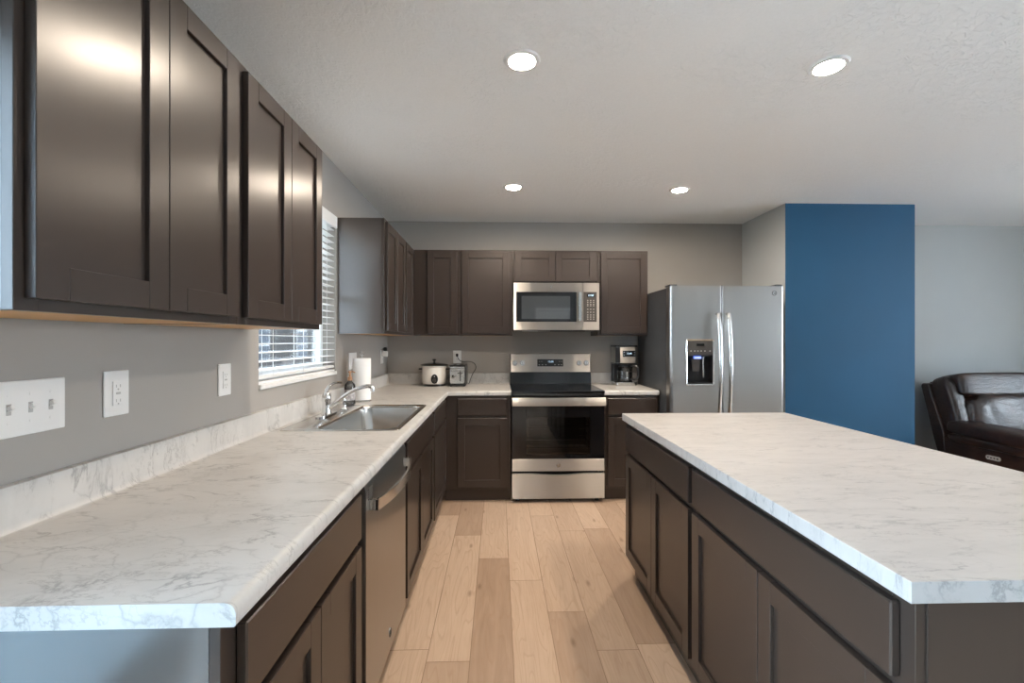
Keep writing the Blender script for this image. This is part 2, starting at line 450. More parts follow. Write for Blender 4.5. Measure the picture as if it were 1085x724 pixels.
# ================================================================= ROOM SHELL
def build_floor():
    seams = MB(); bm = bmesh.new(); lay = bm.loops.layers.float_color.new('tone')
    W = 0.18; X0 = 0.062; rnd = random.Random(3)
    known = {  # column: list of (joint_y, tone of plank nearer than the joint), last tone = beyond the last joint
        -3: ([1.957, 3.46], [0.15, 0.05, 0.85]), -2: ([3.10], [0.10, 0.75]), -1: ([2.765], [0.95, 0.12]),
        0: ([2.506], [0.20, 0.05]), 1: ([2.21], [0.80, 0.25]), 2: ([1.93], [0.45, 0.40]), 3: ([3.185], [0.80, 0.10])}
    for c in range(-7, 43):
        xa = X0 + W * c; xb = xa + W
        xa_, xb_ = max(xa, XW), min(xb, XR)
        if xb_ <= xa_: continue
        if c in known:
            js, tones = known[c]
            js = list(js); tones = list(tones)
            y = js[0] - 1.22
            while y > YR: js.insert(0, y); tones.insert(0, rnd.random() ** 2); y -= 1.22
            y = js[-1] + 1.22
            while y < YB: js.append(y); tones.append(rnd.random() ** 2); y += 1.22
        else:
            y = YR + rnd.random() * 1.22; js = []; tones = [rnd.random() ** 2]
            while y < YB: js.append(y); tones.append(rnd.random() ** 1.8); y += 1.22
        ys = [YR] + js + [YB]
        for i in range(len(ys) - 1):
            a, b = max(ys[i], YR), min(ys[i + 1], YB)
            if b - a < 0.001: continue
            e = 0.0013
            v = [bm.verts.new(p) for p in ((xa_ + e, a + e, 0), (xb_ - e, a + e, 0), (xb_ - e, b - e, 0), (xa_ + e, b - e, 0))]
            f = bm.faces.new(v); off = rnd.random()
            for l in f.loops: l[lay] = (tones[i], off, 0, 1)
    me = bpy.data.meshes.new('floor')
    # solid sub-slab under the planks, showing only as the hairline seams
    vs = [bm.verts.new(p) for p in ((XW, YR, -0.0012), (XR, YR, -0.0012), (XR, YB, -0.0012), (XW, YB, -0.0012))]
    f = bm.faces.new(vs); f.material_index = 1
    vb = [bm.verts.new(p) for p in ((XW, YR, -0.1), (XR, YR, -0.1), (XR, YB, -0.1), (XW, YB, -0.1))]
    bm.faces.new(vb[::-1]).material_index = 1
    for i in range(4): bm.faces.new((vs[i], vb[i], vb[(i + 1) % 4], vs[(i + 1) % 4])).material_index = 1
    bm.to_mesh(me); bm.free(); me.materials.append(M['floor']); me.materials.append(M['seam'])
    o = bpy.data.objects.new('floor', me); COL.objects.link(o); o['kind'] = 'structure'
build_floor()

m = MB(); m.box(XW - 0.14, YR - 0.14, ZC, XR + 0.14, YB + 0.14, ZC + 0.1); struct('ceiling', m, M['ceiling'])

WY0, WY1, WZ0, WZ1 = 2.033, 2.975, 1.108, 2.13      # kitchen window opening
PY0, PY1, PZ1 = -1.25, 0.56, 2.05                      # patio door opening
m = MB(); T = 0.14
m.box(XW - T, YR - T, -0.1, XW, PY0, ZC); m.box(XW - T, PY0, PZ1, XW, PY1, ZC); m.box(XW - T, PY0, -0.1, XW, PY1, 0.0)
m.box(XW - T, PY1, -0.1, XW, WY0, ZC); m.box(XW - T, WY0, -0.1, XW, WY1, WZ0); m.box(XW - T, WY0, WZ1, XW, WY1, ZC)
m.box(XW - T, WY1, -0.1, XW, YB + T, ZC)
struct('wall_left', m, M['wall'])
# back wall: kitchen part grey, living room part paler (same wall plane, divided by the blue partition)
m = MB(); m.box(XW, YB, -0.1, 2.6, YB + T, ZC); struct('wall_back', m, M['wall'])
m = MB(); m.box(2.6, YB, -0.1, XR, YB + T, ZC); struct('wall_living', m, M['wall_pale'])
m = MB(); LX0, LX1, LZ0, LZ1 = -0.6, 2.2, 0.7, 2.25
m.box(XR, YR - T, -0.1, XR + T, LX0, ZC); m.box(XR, LX1, -0.1, XR + T, YB + T, ZC); m.box(XR, LX0, -0.1, XR + T, LX1, LZ0); m.box(XR, LX0, LZ1, XR + T, LX1, ZC)
struct('wall_right', m, M['wall_pale'])
# rear wall with cased doorway and living window
DX0, DX1, DZ = 0.95, 1.70, 2.04
LX0, LX1, LZ0, LZ1 = -0.6, 2.2, 0.7, 2.25
m = MB()
m.box(XW, YR - T, -0.1, DX0, YR, ZC); m.box(DX0, YR - T, DZ, DX1, YR, ZC); m.box(DX1, YR - T, -0.1, XR, YR, ZC)
m.box(DX0, YR - T, -0.1, DX1, YR, 0.0)
struct('wall_rear', m, M['wall_pale'])
# partition beside the fridge: same grey paint, side coloured paler for the light falling on it; blue front
m = MB(); m.box(2.375, 3.69, 0, 3.478, YB - 0.001, ZC)
o = struct('wall_partition', m, M['wall_pale'], mats=[M['blue']])
for p in o.data.polygons:
    if p.normal.y < -0.9 or p.normal.x > 0.9: p.material_index = 1

def casing(nm, y, x0, x1, z0, z1, sill=False):
    m = MB(); wd = 0.07
    m.box(x0 - wd, y, z0, x0, y + 0.018, z1 + wd, 0.003); m.box(x1, y, z0, x1 + wd, y + 0.018, z1 + wd, 0.003); m.box(x0, y, z1, x1, y + 0.018, z1 + wd, 0.003)
    if sill: m.box(x0 - wd, y, z0 - wd, x1 + wd, y + 0.018, z0, 0.003)
    struct(nm, m, M['white'])
casing('trim_1', YR, DX0, DX1, 0, DZ)
# white six-panel door closed inside the rear doorway
m = MB(); m.box(DX0 + 0.003, YR - 0.10, 0.008, DX1 - 0.003, YR - 0.06, DZ - 0.003, 0.002)
for zz0, zz1 in ((0.25, 0.85), (0.98, 1.55), (1.66, 1.92)):
    for a, b_ in ((0.10, 0.34), (0.41, 0.65)):
        m.box(DX0 + a, YR - 0.06, zz0, DX0 + b_, YR - 0.052, zz1, 0.004)
d2 = struct('door_2', m, M['white'])
m = MB(); m.cyl((DX1 - 0.07, YR - 0.06, 0.95), (DX1 - 0.07, YR - 0.02, 0.95), 0.012); m.lathe([(0.0001, 0), (0.02, 0.004), (0.027, 0.018), (0.02, 0.034), (0.0001, 0.038)], (0, 0, 0))
m.bm.free(); m = MB(); m.cyl((DX1 - 0.07, YR - 0.052, 0.95), (DX1 - 0.07, YR - 0.01, 0.95), 0.011, 0.024); m.build('door_handle', M['chrome'], d2)
# living window frame + glass
def window_set(nm, axis, a0, a1, z0, z1, plane, depth, muntin=True):
    m = MB(); f = 0.045
    def bx(u0, v0, u1, v1, t0=0.0, t1=depth):
        if axis == 'x': m.box(plane + t0, u0, v0, plane + t1, u1, v1, 0.003)
        else: m.box(u0, plane + t0, v0, u1, plane + t1, v1, 0.003)
    bx(a0, z0, a0 + f, z1); bx(a1 - f, z0, a1, z1); bx(a0 + f, z0, a1 - f, z0 + f); bx(a0 + f, z1 - f, a1 - f, z1)
    if muntin == 'h': bx(a0 + f, (z0 + z1) / 2 - 0.02, a1 - f, (z0 + z1) / 2 + 0.02)
    if muntin == 'v': bx((a0 + a1) / 2 - 0.035, z0 + f, (a0 + a1) / 2 + 0.035, z1 - f)
    o = struct(nm, m, M['white'])
    m = MB(); t = depth * 0.5
    if axis == 'x': m.box(plane + t - 0.002, a0 + f, z0 + f, plane + t + 0.002, a1 - f, z1 - f)
    else: m.box(a0 + f, plane + t - 0.002, z0 + f, a1 - f, plane + t + 0.002, z1 - f)
    m.build('window_pane', M['glass'], o)
    return o
win = window_set('window_1', 'x', WY0, WY1, WZ0 + 0.035, WZ1, XW - 0.13, 0.05, 'h')
window_set('window_2', 'x', LX0, LX1, LZ0, LZ1, XR + 0.06, 0.05, 'v')
window_set('door_1', 'x', PY0, PY1, 0.0, PZ1, XW - 0.12, 0.06, 'v')
# sill of the kitchen window: board and apron
m = MB(); m.box(XW - 0.08, WY0 + 0.001, WZ0, XW + 0.012, WY1 - 0.001, WZ0 + 0.022, 0.004); m.box(XW - 0.08, WY0 + 0.001, WZ0 + 0.022, XW - 0.004, WY1 - 0.001, WZ0 + 0.035, 0.002)
m.build('window_sill', M['white'], win)

def bboard(nm, x0, y0, x1, y1):
    m = MB(); m.box(x0, y0, 0, x1, y1, 0.085, 0.004); struct(nm, m, M['white'])
bboard('baseboard_living', 3.48, YB - 0.014, XR, YB)
bboard('baseboard_partition', 2.38, 3.676, 3.478, 3.69)
bboard('baseboard_right', XR - 0.014, YR, XR, YB - 0.014)
bboard('baseboard_rear', DX1 + 0.07, YR, XR - 0.014, YR + 0.014)
bboard('baseboard_left', XW, YR + 0.014, XW + 0.014, PY0 - 0.01)

# ================================================================= OUTSIDE
m = MB(); m.box(-60, -40, -0.6, XW - 0.14, 60, -0.5); struct('ground', m, M['lawn'])
h = thing('house', 'pale lap-sided neighbouring house seen through the kitchen window blind', 'house', (-9, 21, -0.5))
m = MB(); m.box(-4, -9, 0, 0, 9, 5.6); m.build('wall', M['siding'], h)
m = MB(); m.prism([(-4.5, 5.6), (0.5, 5.6), (-2, 7.6)], 'y', -9.4, 9.4); m.build('roof', M['roof'], h)
for yy, z0 in ((-6.5, 1.0), (-3.5, 1.0), (0.0, 1.0), (3.2, 1.0), (6.2, 1.0), (-5, 3.4), (-1, 3.4), (3, 3.4), (6.4, 3.4)):
    m = MB(); m.box(0, yy - 0.55, z0, 0.06, yy + 0.55, z0 + 1.35, 0.01); f = m.build('window', M['white'], h)
    m = MB(); m.box(0.06, yy - 0.45, z0 + 0.1, 0.075, yy + 0.45, z0 + 0.63); m.box(0.06, yy - 0.45, z0 + 0.7, 0.075, yy + 0.45, z0 + 1.25); m.build('pane', M['blue_pane'], f)

# ================================================================= WINDOW BLIND
bl = thing('window_blind', 'white wide-slat horizontal blind hanging in the kitchen window over the sink', 'blind', (XW - 0.030, (WY0 + WY1) / 2, WZ0 + 0.036))
hw = (WY1 - WY0) / 2 - 0.006
m = MB(); m.box(-0.030, -hw, 0.915, 0.030, hw, 0.975, 0.004)
m.build('head_rail', M['white'], bl)
m = MB(); m.box(0.030, -hw - 0.0, 0.905, 0.046, hw + 0.0, 0.983, 0.005); m.build('valance', M['white'], bl)
m = MB(); z = 0.045
while z < 0.91:
    vs = m.box(-0.025, -hw, z - 0.0015, 0.025, hw, z + 0.0015)
    bmesh.ops.rotate(m.bm, verts=vs, cent=(0, 0, z), matrix=Matrix.Rotation(math.radians(1), 3, 'Y')); z += 0.0405
m.build('slats', M['white'], bl)
m = MB(); m.box(-0.024, -hw, 0.008, 0.024, hw, 0.024, 0.003); m.build('bottom_rail', M['white'], bl)
for yy in (-hw * 0.72, 0.0, hw * 0.72):
    m = MB(); m.cyl((0.026, yy, 0.012), (0.026, yy, 0.92), 0.0012, n=6); m.cyl((-0.026, yy, 0.012), (-0.026, yy, 0.92), 0.0012, n=6); m.build('ladder_cord', M['white'], bl)
m = MB(); m.cyl((0.040, -hw + 0.08, 0.35), (0.040, -hw + 0.08, 0.92), 0.003, n=8); m.build('tilt_wand', M['plate'], bl)

# ================================================================= CABINETS
def door_mesh(w_, h_, sw=0.057, t=0.019, rec=0.010):
    """shaker frame: local x 0..w, y -t..0, z 0..h"""
    m = MB(); b = 0.0012
    m.box(0, -t, 0, sw, 0, h_, b); m.box(w_ - sw, -t, 0, w_, 0, h_, b)
    m.box(sw, -t, h_ - sw, w_ - sw, 0, h_, b); m.box(sw, -t, 0, w_ - sw, 0, sw, b)
    p = MB(); p.box(sw - 0.004, -t + rec, sw - 0.004, w_ - sw + 0.004, -0.002, h_ - sw + 0.004)
    return m, p
def add_door(root, x0, x1, z0, z1, y=0.0):
    m, p = door_mesh(x1 - x0, z1 - z0)
    d = m.build('door', M['cab'], root, (x0, y - 0.0005, z0)); p.build('recessed_panel', M['cab'], d); return d
def add_drawer(root, x0, x1, z0, z1):
    m = MB(); m.box(0, -0.019, 0, x1 - x0, 0, z1 - z0, 0.003); return m.build('drawer_front', M['cab'], root, (x0, -0.0005, z0))
def cabinet(name, label, loc, rz, wid, dep, z1, doors, drawers=(), kick=False, upper=False, open_top=False):
    """local: x along front, y into the wall, z up from loc"""
    r = thing(name, label, 'cabinet', loc, rz)
    g = 0.0006
    zb = 0.10 if kick else 0.0
    m = MB()
    m.box(g, 0.019, zb + (0.016 if upper else 0), 0.016, dep, z1); m.box(wid - 0.016, 0.019, zb + (0.016 if upper else 0), wid - g, dep, z1)
    m.box(0.016, dep - 0.008, zb + 0.001, wid - 0.016, dep, z1)
    if not open_top: m.box(0.016, 0.019, z1 - 0.014, wid - 0.016, dep - 0.008, z1)
    if upper:
        m.box(g, 0.019, 0, 0.016, dep, 0.016); m.box(wid - 0.016, 0.019, 0, wid - g, dep, 0.016)
    m.build('carcass', M['cab_end'], r)
    m = MB(); m.box(0.0165, 0.020, zb + (0.0006 if upper else 0.010), wid - 0.0165, dep - 0.0085, zb + 0.022); m.build('bottom_panel', M['oak_raw'] if upper else M['cab'], r)
    f = MB(); s = 0.038; b = 0.001; sl_ = max(s, doors[0][0] + 0.018); sr_ = max(s, wid - doors[-1][1] + 0.018)
    f.box(g, 0, zb, sl_, 0.019, z1, b); f.box(wid - sr_, 0, zb, wid - g, 0.019, z1, b); f.box(sl_, 0, z1 - s, wid - sr_, 0.019, z1, b); f.box(sl_, 0, zb, wid - sr_, 0.019, zb + s, b)
    cuts = sorted({round((a[1] + c[0]) / 2, 4) for a, c in zip(doors, doors[1:]) if c[0] - a[1] > 0.004})
    for q in cuts: f.box(q - 0.019, 0, zb + s, q + 0.019, 0.019, z1 - s)
    if drawers: f.box(sl_, 0.001, drawers[0][2] - 0.025, wid - sr_, 0.018, drawers[0][2] + 0.005)
    f.build('face_frame', M['cab'], r)
    if kick:
        m = MB(); m.box(g, 0.040, 0.0, wid - g, 0.055, 0.0995); m.build('toe_kick', M['cab_end'] if name == 'island_cabinet' else M['cab'], r)
    for d in doors: add_door(r, *d)
    for d in drawers: add_drawer(r, *d)
    return r

FL, FB = XW + 0.305, YB - 0.305 - 0.019      # upper carcass lines
UF = XW + 0.305                               # upper face frame plane (left run) x
UD = 0.3045
DZ0, DZ1 = 0.020, 0.743
def upL(label, y0, y1, doors):
    w_ = y1 - y0
    return cabinet('wall_cabinet', label, (UF, y0, 1.372), PI / 2, w_, UD, 0.762, [(a - y0, b - y0, DZ0, DZ1) for a, b in doors], upper=True)
upL('dark wall cabinet nearest the camera, first pair of tall shaker doors on the left wall', 0.725, 1.327, [(0.741, 1.0325), (1.0345, 1.305)])
upL('dark wall cabinet on the left wall just before the window, second pair of tall doors', 1.3275, 1.930, [(1.352, 1.631), (1.633, 1.909)])
upL('dark wall cabinet right beyond the window, its bluish end panel facing the camera', 3.010, 3.628, [(3.032, 3.318), (3.328, 3.612)])
upL('dark single-door wall cabinet in the far left corner on the left wall', 3.6285, YB, [(3.652, 3.934)])
BF = YB - 0.305                                # back run face frame plane y
def upB(label, x0, x1, doors, z0=1.372, hgt=0.762, dz0=DZ0, dz1=DZ1):
    return cabinet('wall_cabinet', label, (x0, BF, z0), 0, x1 - x0, UD, hgt, [(a - x0, b - x0, dz0, dz1) for a, b in doors], upper=True)
upB('dark narrow-door wall cabinet on the back wall, first right of the corner', UF + 0.0005, -0.344, [(-0.628, -0.368)])
upB('dark wall cabinet directly left of the microwave, above slow cooker and toaster', -0.3435, 0.125, [(-0.322, 0.093)])
upB('short two-door dark cabinet directly above the microwave', 0.1255, 0.890, [(0.145, 0.506), (0.511, 0.872)], 1.838, 0.296, 0.016, 0.278)
upB('dark single-door wall cabinet between microwave and refrigerator, above coffee maker', 0.8905, 1.345, [(0.918, 1.330)])

BZ0, BZ1, RZ0, RZ1 = 0.125, 0.690, 0.712, 0.850
LFP = -0.4416
def baseL(label, y0, y1, doors, drawers):
    return cabinet('base_cabinet', label, (LFP, y0, 0), PI / 2, y1 - y0, 0.613, CB - 0.001, [(a - y0, b - y0, BZ0, BZ1) for a, b in doors], [(a - y0, b - y0, RZ0, RZ1) for a, b in drawers], kick=True, open_top='sink base' in label)
baseL('dark base cabinet left of the dishwasher, at the near end of the left counter', 0.735, 1.440, [(0.776, 1.094), (1.098, 1.418)], [(0.776, 1.418)])
baseL('dark two-door sink base cabinet beyond the dishwasher under the sink', 2.096, 3.012, [(2.125, 2.548), (2.552, 2.982)], [(2.125, 2.982)])
baseL('dark narrow base cabinet on the left run next to the inside corner', 3.0125, 3.730, [(3.037, 3.690)], [(3.037, 3.690)])
BFP = YB - 0.614
def baseB(label, x0, x1, doors, drawers):
    return cabinet('base_cabinet', label, (x0, BFP, 0), 0, x1 - x0, 0.613, CB - 0.001, [(a - x0, b - x0, BZ0, BZ1) for a, b in doors], [(a - x0, b - x0, RZ0, RZ1) for a, b in drawers], kick=True)
baseB('dark base cabinet directly left of the range, below slow cooker and toaster', LFP + 0.0005, 0.103, [(-0.333, 0.070)], [(-0.333, 0.070)])
baseB('dark base cabinet between the range and the refrigerator', 0.877, 1.332, [(0.905, 1.310)], [(0.905, 1.310)])
# island: faces -X
IFP = 0.732
def baseI(label, y0, y1, doors, drawers):
    r = cabinet('island_cabinet', label, (IFP, y1, 0), -PI / 2, y1 - y0, 0.600, CB - 0.001, [(y1 - b, y1 - a, BZ0, BZ1) for a, b in doors], [(y1 - b, y1 - a, RZ0, RZ1) for a, b in drawers], kick=True)
    return r
baseI('far half of the island base, two dark doors and a drawer nearest the range', 1.6705, 2.545, [(2.101, 2.523), (1.687, 2.097)], [(1.687, 2.523)])
n2 = baseI('near half of the island base, two dark doors under a wide drawer front', 0.775, 1.670, [(1.231, 1.654), (0.804, 1.227)], [(0.804, 1.654)])
# finished panels round the island
m = MB(); m.box(IFP + 0.019, 0.7715, 0.0, IFP + 0.601, 0.7745, CB - 0.001); m.box(IFP + 0.56, 0.766, 0.0, IFP + 0.603, 0.7715, CB - 0.001, 0.001)
m.build('x', M['cab']).name = 'island_end_panel'
tag(bpy.data.objects['island_end_panel'], 'flat dark end panel on the near end of the island facing the camera', 'panel')
m = MB(); m.box(IFP + 0.6035, 0.766, 0.0, IFP + 0.612, 2.545, CB - 0.001, 0.001)
tag(m.build('island_back_panel', M['cab']), 'dark panel closing the living-room side of the island under the overhang', 'panel')

# ================================================================= COUNTERTOPS
XE = -0.4104; YE = YB - 0.635
SX0, SX1, SY0, SY1 = -1.000, -0.455, 2.085, 2.915   # sink rim outer
nose = [(0.060, CT), (0.018, CT), (0.0105, CT - 0.0014), (0.005, CT - 0.0055), (0.0015, CT - 0.011), (0.0, CT - 0.018), (0.0, CB + 0.003), (0.003, CB), (0.060, CB)]
ctp = thing('countertop', 'L-shaped white marble-look laminate countertop with backsplash around the sink', 'countertop', (0, 0, 0))
m = MB()
m.sweep_L(nose, [(XE, 0.7223, -1, 0), (XE, YE, -1, 1), (0.104, YE, 0, 1)])
cx0, cx1, cy0, cy1 = SX0 + 0.012, SX1 - 0.012, SY0 + 0.012, SY1 - 0.012   # cut-out
q = XE - 0.060
XC = XW + 0.001; m.box(XC, 0.7223, CB, q, cy0, CT); m.box(XC, cy0, CB, cx0, cy1, CT); m.box(cx1, cy0, CB, q, cy1, CT) if q > cx1 else None
m.box(XC, cy1, CB, q, YE + 0.06, CT); m.box(XC, YE + 0.06, CB, 0.104, YB - 0.001, CT)
m.build('worktop', M['marble'], ctp)
bs = [(0.0, CT + 0.0005), (0.0, 1.016), (0.013, 1.016), (0.0175, 1.014), (0.019, 1.009), (0.019, CT + 0.018), (0.0205, CT + 0.009), (0.025, CT + 0.003), (0.034, CT + 0.0005)]
m = MB(); m.sweep_L(bs, [(XW + 0.0005, 0.7223, 1, 0), (XW + 0.0005, YB - 0.0005, 1, -1), (0.104, YB - 0.0005, 0, -1)])
m.build('backsplash', M['marble'], ctp)
rc = thing('countertop', 'short marble-look countertop under the coffee maker, between range and refrigerator', 'countertop', (0, 0, 0))
m = MB(); m.sweep_L(nose, [(0.876, YE, 0, 1), (1.332, YE, 0, 1)]); m.box(0.876, YE + 0.06, CB, 1.332, YB, CT); m.build('worktop', M['marble'], rc)
m = MB(); m.sweep_L(bs, [(0.876, YB - 0.0005, 0, -1), (1.332, YB - 0.0005, 0, -1)]); m.build('backsplash', M['marble'], rc)
m = MB(); m.box(0.7009, 0.7507, CB, 1.64, 2.5514, CT, 0.0012)
tag(m.build('island_countertop', M['marble2']), 'large square-edged marble-look countertop on the kitchen island', 'countertop')

# ================================================================= SINK
def rrect(x0, y0, x1, y1, r, n=6):
    P = []
    for cx, cy, a0 in ((x1 - r, y1 - r, 0), (x0 + r, y1 - r, PI / 2), (x0 + r, y0 + r, PI), (x1 - r, y0 + r, 1.5 * PI)):
        for k in range(n + 1):
            a = a0 + PI / 2 * k / n; P.append((cx + r * math.cos(a), cy + r * math.sin(a)))
    return P
def loft(mb, rings, closed_last=True):
    R = [[mb.bm.verts.new((x, y, z)) for x, y in P] for P, z in rings]
    for i in range(len(R) - 1):
        n = len(R[i])
        for k in range(n):
            j = (k + 1) % n; mb.bm.faces.new((R[i][k], R[i][j], R[i + 1][j], R[i + 1][k]))
    if closed_last: mb.bm.faces.new(R[-1])
snk = thing('sink', 'stainless drop-in kitchen sink set into the left counter below the window', 'sink', (-0.72, 2.5, CT))
ox, oy = 0.72, -2.5
def S(x0, y0, x1, y1, r): return [(x + 0.72, y - 2.5) for x, y in rrect(x0, y0, x1, y1, r)]
m = MB()
BX0, BX1, BY0, BY1 = -0.845, -0.488, 2.118, 2.882
loft(m, [(S(SX0, SY0, SX1, SY1, 0.03), 0.0008), (S(SX0 + 0.003, SY0 + 0.003, SX1 - 0.003, SY1 - 0.003, 0.03), 0.0045), (S(SX0 + 0.012, SY0 + 0.012, SX1 - 0.012, SY1 - 0.012, 0.026), 0.004),
         (S(BX0 - 0.006, BY0 - 0.006, BX1 + 0.006, BY1 + 0.006, 0.06), 0.0035), (S(BX0, BY0, BX1, BY1, 0.055), -0.002), (S(BX0 + 0.002, BY0 + 0.002, BX1 - 0.002, BY1 - 0.002, 0.055), -0.012),
         (S(BX0 + 0.010, BY0 + 0.010, BX1 - 0.010, BY1 - 0.010, 0.055), -0.165), (S(BX0 + 0.022, BY0 + 0.022, BX1 - 0.022, BY1 - 0.022, 0.05), -0.182), (S(BX0 + 0.05, BY0 + 0.05, BX1 - 0.05, BY1 - 0.05, 0.04), -0.188)])
m.build('basin', M['steel_sink'], snk, ang=60)
m = MB(); m.lathe([(0.042, -0.1875), (0.042, -0.184), (0.034, -0.184), (0.030, -0.188)], (0.03, 0, 0)); m.build('drain', M['chrome'], snk)
# faucet
fa = thing('faucet', 'chrome single-lever kitchen faucet on the back ledge of the sink', 'faucet', (-0.935, 2.50, CT + 0.0045))
m = MB(); m.prism(rrect(-0.028, -0.105, 0.028, 0.105, 0.027), 'z', 0.0005, 0.009); m.lathe([(0.030, 0.009), (0.026, 0.018)], (0, 0, 0)); m.build('deck_plate', M['chrome'], fa, wn=True)
m = MB(); m.lathe([(0.026, 0.012), (0.0225, 0.03), (0.0215, 0.075), (0.023, 0.083), (0.0245, 0.09), (0.0235, 0.108), (0.017, 0.122), (0.008, 0.130), (0.0005, 0.131)], n=28); m.build('body', M['chrome'], fa)
m = MB()
pts = [(0.012, 0, 0.04), (0.05, 0, 0.068), (0.085, 0.005, 0.097), (0.12, 0.008, 0.122), (0.155, 0.012, 0.141), (0.19, 0.015, 0.153), (0.215, 0.018, 0.157), (0.232, 0.02, 0.156), (0.242, 0.021, 0.148)]
m.tube(pts, [0.013, 0.0125, 0.0115, 0.011, 0.0105, 0.0105, 0.011, 0.0115, 0.0115], 14); m.build('spout', M['chrome'], fa)
m = MB(); m.cyl((0.242, 0.021, 0.152), (0.243, 0.021, 0.130), 0.0125); m.build('aerator', M['chrome'], fa)
m = MB()
m.tube([(0, 0, 0.118), (-0.004, 0.012, 0.138), (0.0, 0.045, 0.158), (0.010, 0.085, 0.168), (0.02, 0.125, 0.168), (0.028, 0.15, 0.165)], [0.014, 0.010, 0.008, 0.0075, 0.0085, 0.006], 12, rz=0.006); m.build('lever', M['chrome'], fa)
sp = thing('side_sprayer', 'short chrome sprayer base on the sink ledge in front of the soap bottle', 'sprayer', (-0.915, 2.72, CT + 0.0045))
m = MB(); m.lathe([(0.024, 0.0005), (0.024, 0.004), (0.017, 0.012), (0.014, 0.03), (0.015, 0.034)], n=20); m.build('base', M['chrome'], sp)
m = MB(); m.lathe([(0.010, 0.034), (0.013, 0.045), (0.013, 0.07), (0.008, 0.078)], n=20); m.build('spray_head', M['chrome'], sp)

# soap bottle
sb = thing('soap_bottle', 'clear pump soap bottle with dark label and amber pump behind the sink', 'bottle', (-0.955, 2.952, CT))
m = MB(); m.lathe([(0.028, 0.0005), (0.034, 0.006), (0.034, 0.115), (0.030, 0.132), (0.014, 0.150), (0.012, 0.158)], n=28); m.build('bottle_body', M['bottle'], sb)
m = MB(); m.lathe([(0.0342, 0.03), (0.0344, 0.031), (0.0344, 0.098), (0.0342, 0.099)], n=28, cap=False); m.build('label', plain('soap_label', (0.42, 0.41, 0.42), 0.5, var=0.5, vs=45), sb)
m = MB(); m.lathe([(0.0145, 0.156), (0.0145, 0.178), (0.006, 0.182), (0.005, 0.205), (0.011, 0.207), (0.011, 0.215), (0.002, 0.217)], n=18); m.tube([(0, 0, 0.211), (0.022, -0.006, 0.213), (0.035, -0.009, 0.207)], 0.004, 8); m.build('pump', M['copper'], sb)

# paper towels
pt = thing('paper_towel_holder', 'white paper towel roll on an upright chrome wire holder', 'paper towels', (-0.928, 3.115, CT))
m = MB(); ring = [(0.062 * math.cos(2 * PI * k / 24), 0.062 * math.sin(2 * PI * k / 24), 0.004) for k in range(25)]
m.tube(ring, 0.003, 8); m.tube([(0, 0.0, 0.004), (0, 0, 0.312)], 0.003, 8); m.tube([(-0.062, 0, 0.004), (0.062, 0, 0.004)], 0.003, 8)
m.tube([(0.0, 0, 0.312), (-0.012, 0, 0.318), (-0.014, 0, 0.330), (0, 0, 0.342), (0.014, 0, 0.330), (0.012, 0, 0.318), (0, 0, 0.312)], 0.0022, 8); m.build('wire_stand', M['chrome'], pt)
m = MB(); m.lathe([(0.02, 0.012), (0.0585, 0.012), (0.060, 0.014), (0.060, 0.290), (0.0585, 0.292), (0.02, 0.292), (0.02, 0.012)], n=48, cap=False); m.build('paper_roll', M['paper'], pt)

# ================================================================= WALL PLATES
def screw(mb, x, z): mb.cyl((x, -0.0062, z), (x, -0.0052, z), 0.003, n=10)
def wplate(name, label, loc, rz, wid, hgt, cat='outlet', group=None):
    r = thing(name, label, cat, loc, rz, group)
    m = MB(); m.box(-wid / 2, -0.0055, -hgt / 2, wid / 2, -0.0003, hgt / 2, 0.002); m.build('cover_plate', M['plate'], r)
    return r
def duplex(r, deco=False):
    if deco:
        m = MB(); m.box(-0.0165, -0.0085, -0.0335, 0.0165, -0.0055, 0.0335, 0.001); q = m.build('receptacle', M['plate'], r)
        m = MB()
        for z in (-0.02, 0.02):
            m.box(-0.0075, -0.0089, z - 0.004, -0.0055, -0.0084, z + 0.004); m.box(0.0055, -0.0089, z - 0.004, 0.0075, -0.0084, z + 0.004); m.cyl((0, -0.0089, z - 0.009), (0, -0.0084, z - 0.009), 0.0025, n=10)
        m.box(-0.007, -0.0092, -0.003, 0.007, -0.0085, 0.003); m.build('slots', M['soft_slot'], q)
    else:
        for z in (-0.0195, 0.0195):
            m = MB(); m.prism(rrect(-0.017, z - 0.0135, 0.017, z + 0.0135, 0.008), 'y', -0.0078, -0.0055); q = m.build('receptacle', M['plate'], r)
            m = MB(); m.box(-0.0075, -0.0082, z - 0.002, -0.0055, -0.0077, z + 0.006); m.box(0.0055, -0.0082, z - 0.002, 0.0075, -0.0077, z + 0.006); m.cyl((0, -0.0082, z - 0.007), (0, -0.0077, z - 0.007), 0.0025, n=10); m.build('slots', M['dark_slot'], q)
        m = MB(); screw(m, 0, 0); m.build('screw', M['plate'], r)
def toggle(r, x):
    m = MB(); m.box(x - 0.005, -0.0065, -0.012, x + 0.005, -0.0054, 0.012, 0.0004); m.build('toggle_slot', M['soft_slot'], r)
    m = MB(); vs = m.box(x - 0.0042, -0.017, -0.004, x + 0.0042, -0.006, 0.006, 0.001)
    bmesh.ops.rotate(m.bm, verts=list(m.bm.verts), cent=(x, -0.006, 0), matrix=Matrix.Rotation(math.radians(-25), 3, 'X')); m.build('toggle', M['plate'], r)
    m = MB(); screw(m, x, 0.030); screw(m, x, -0.030); m.build('screw', M['plate'], r)
sw = wplate('light_switch', 'wide white three-gang light switch plate at the left edge of the photo', (XW, 1.052, 1.1755), PI / 2, 0.165, 0.122, 'light switch')
toggle(sw, -0.046); toggle(sw, 0.0); toggle(sw, 0.046)
o = wplate('electrical_outlet', 'white wall outlet beside the three-gang switch plate on the left wall', (XW, 1.284, 1.180), PI / 2, 0.082, 0.124); duplex(o, True)
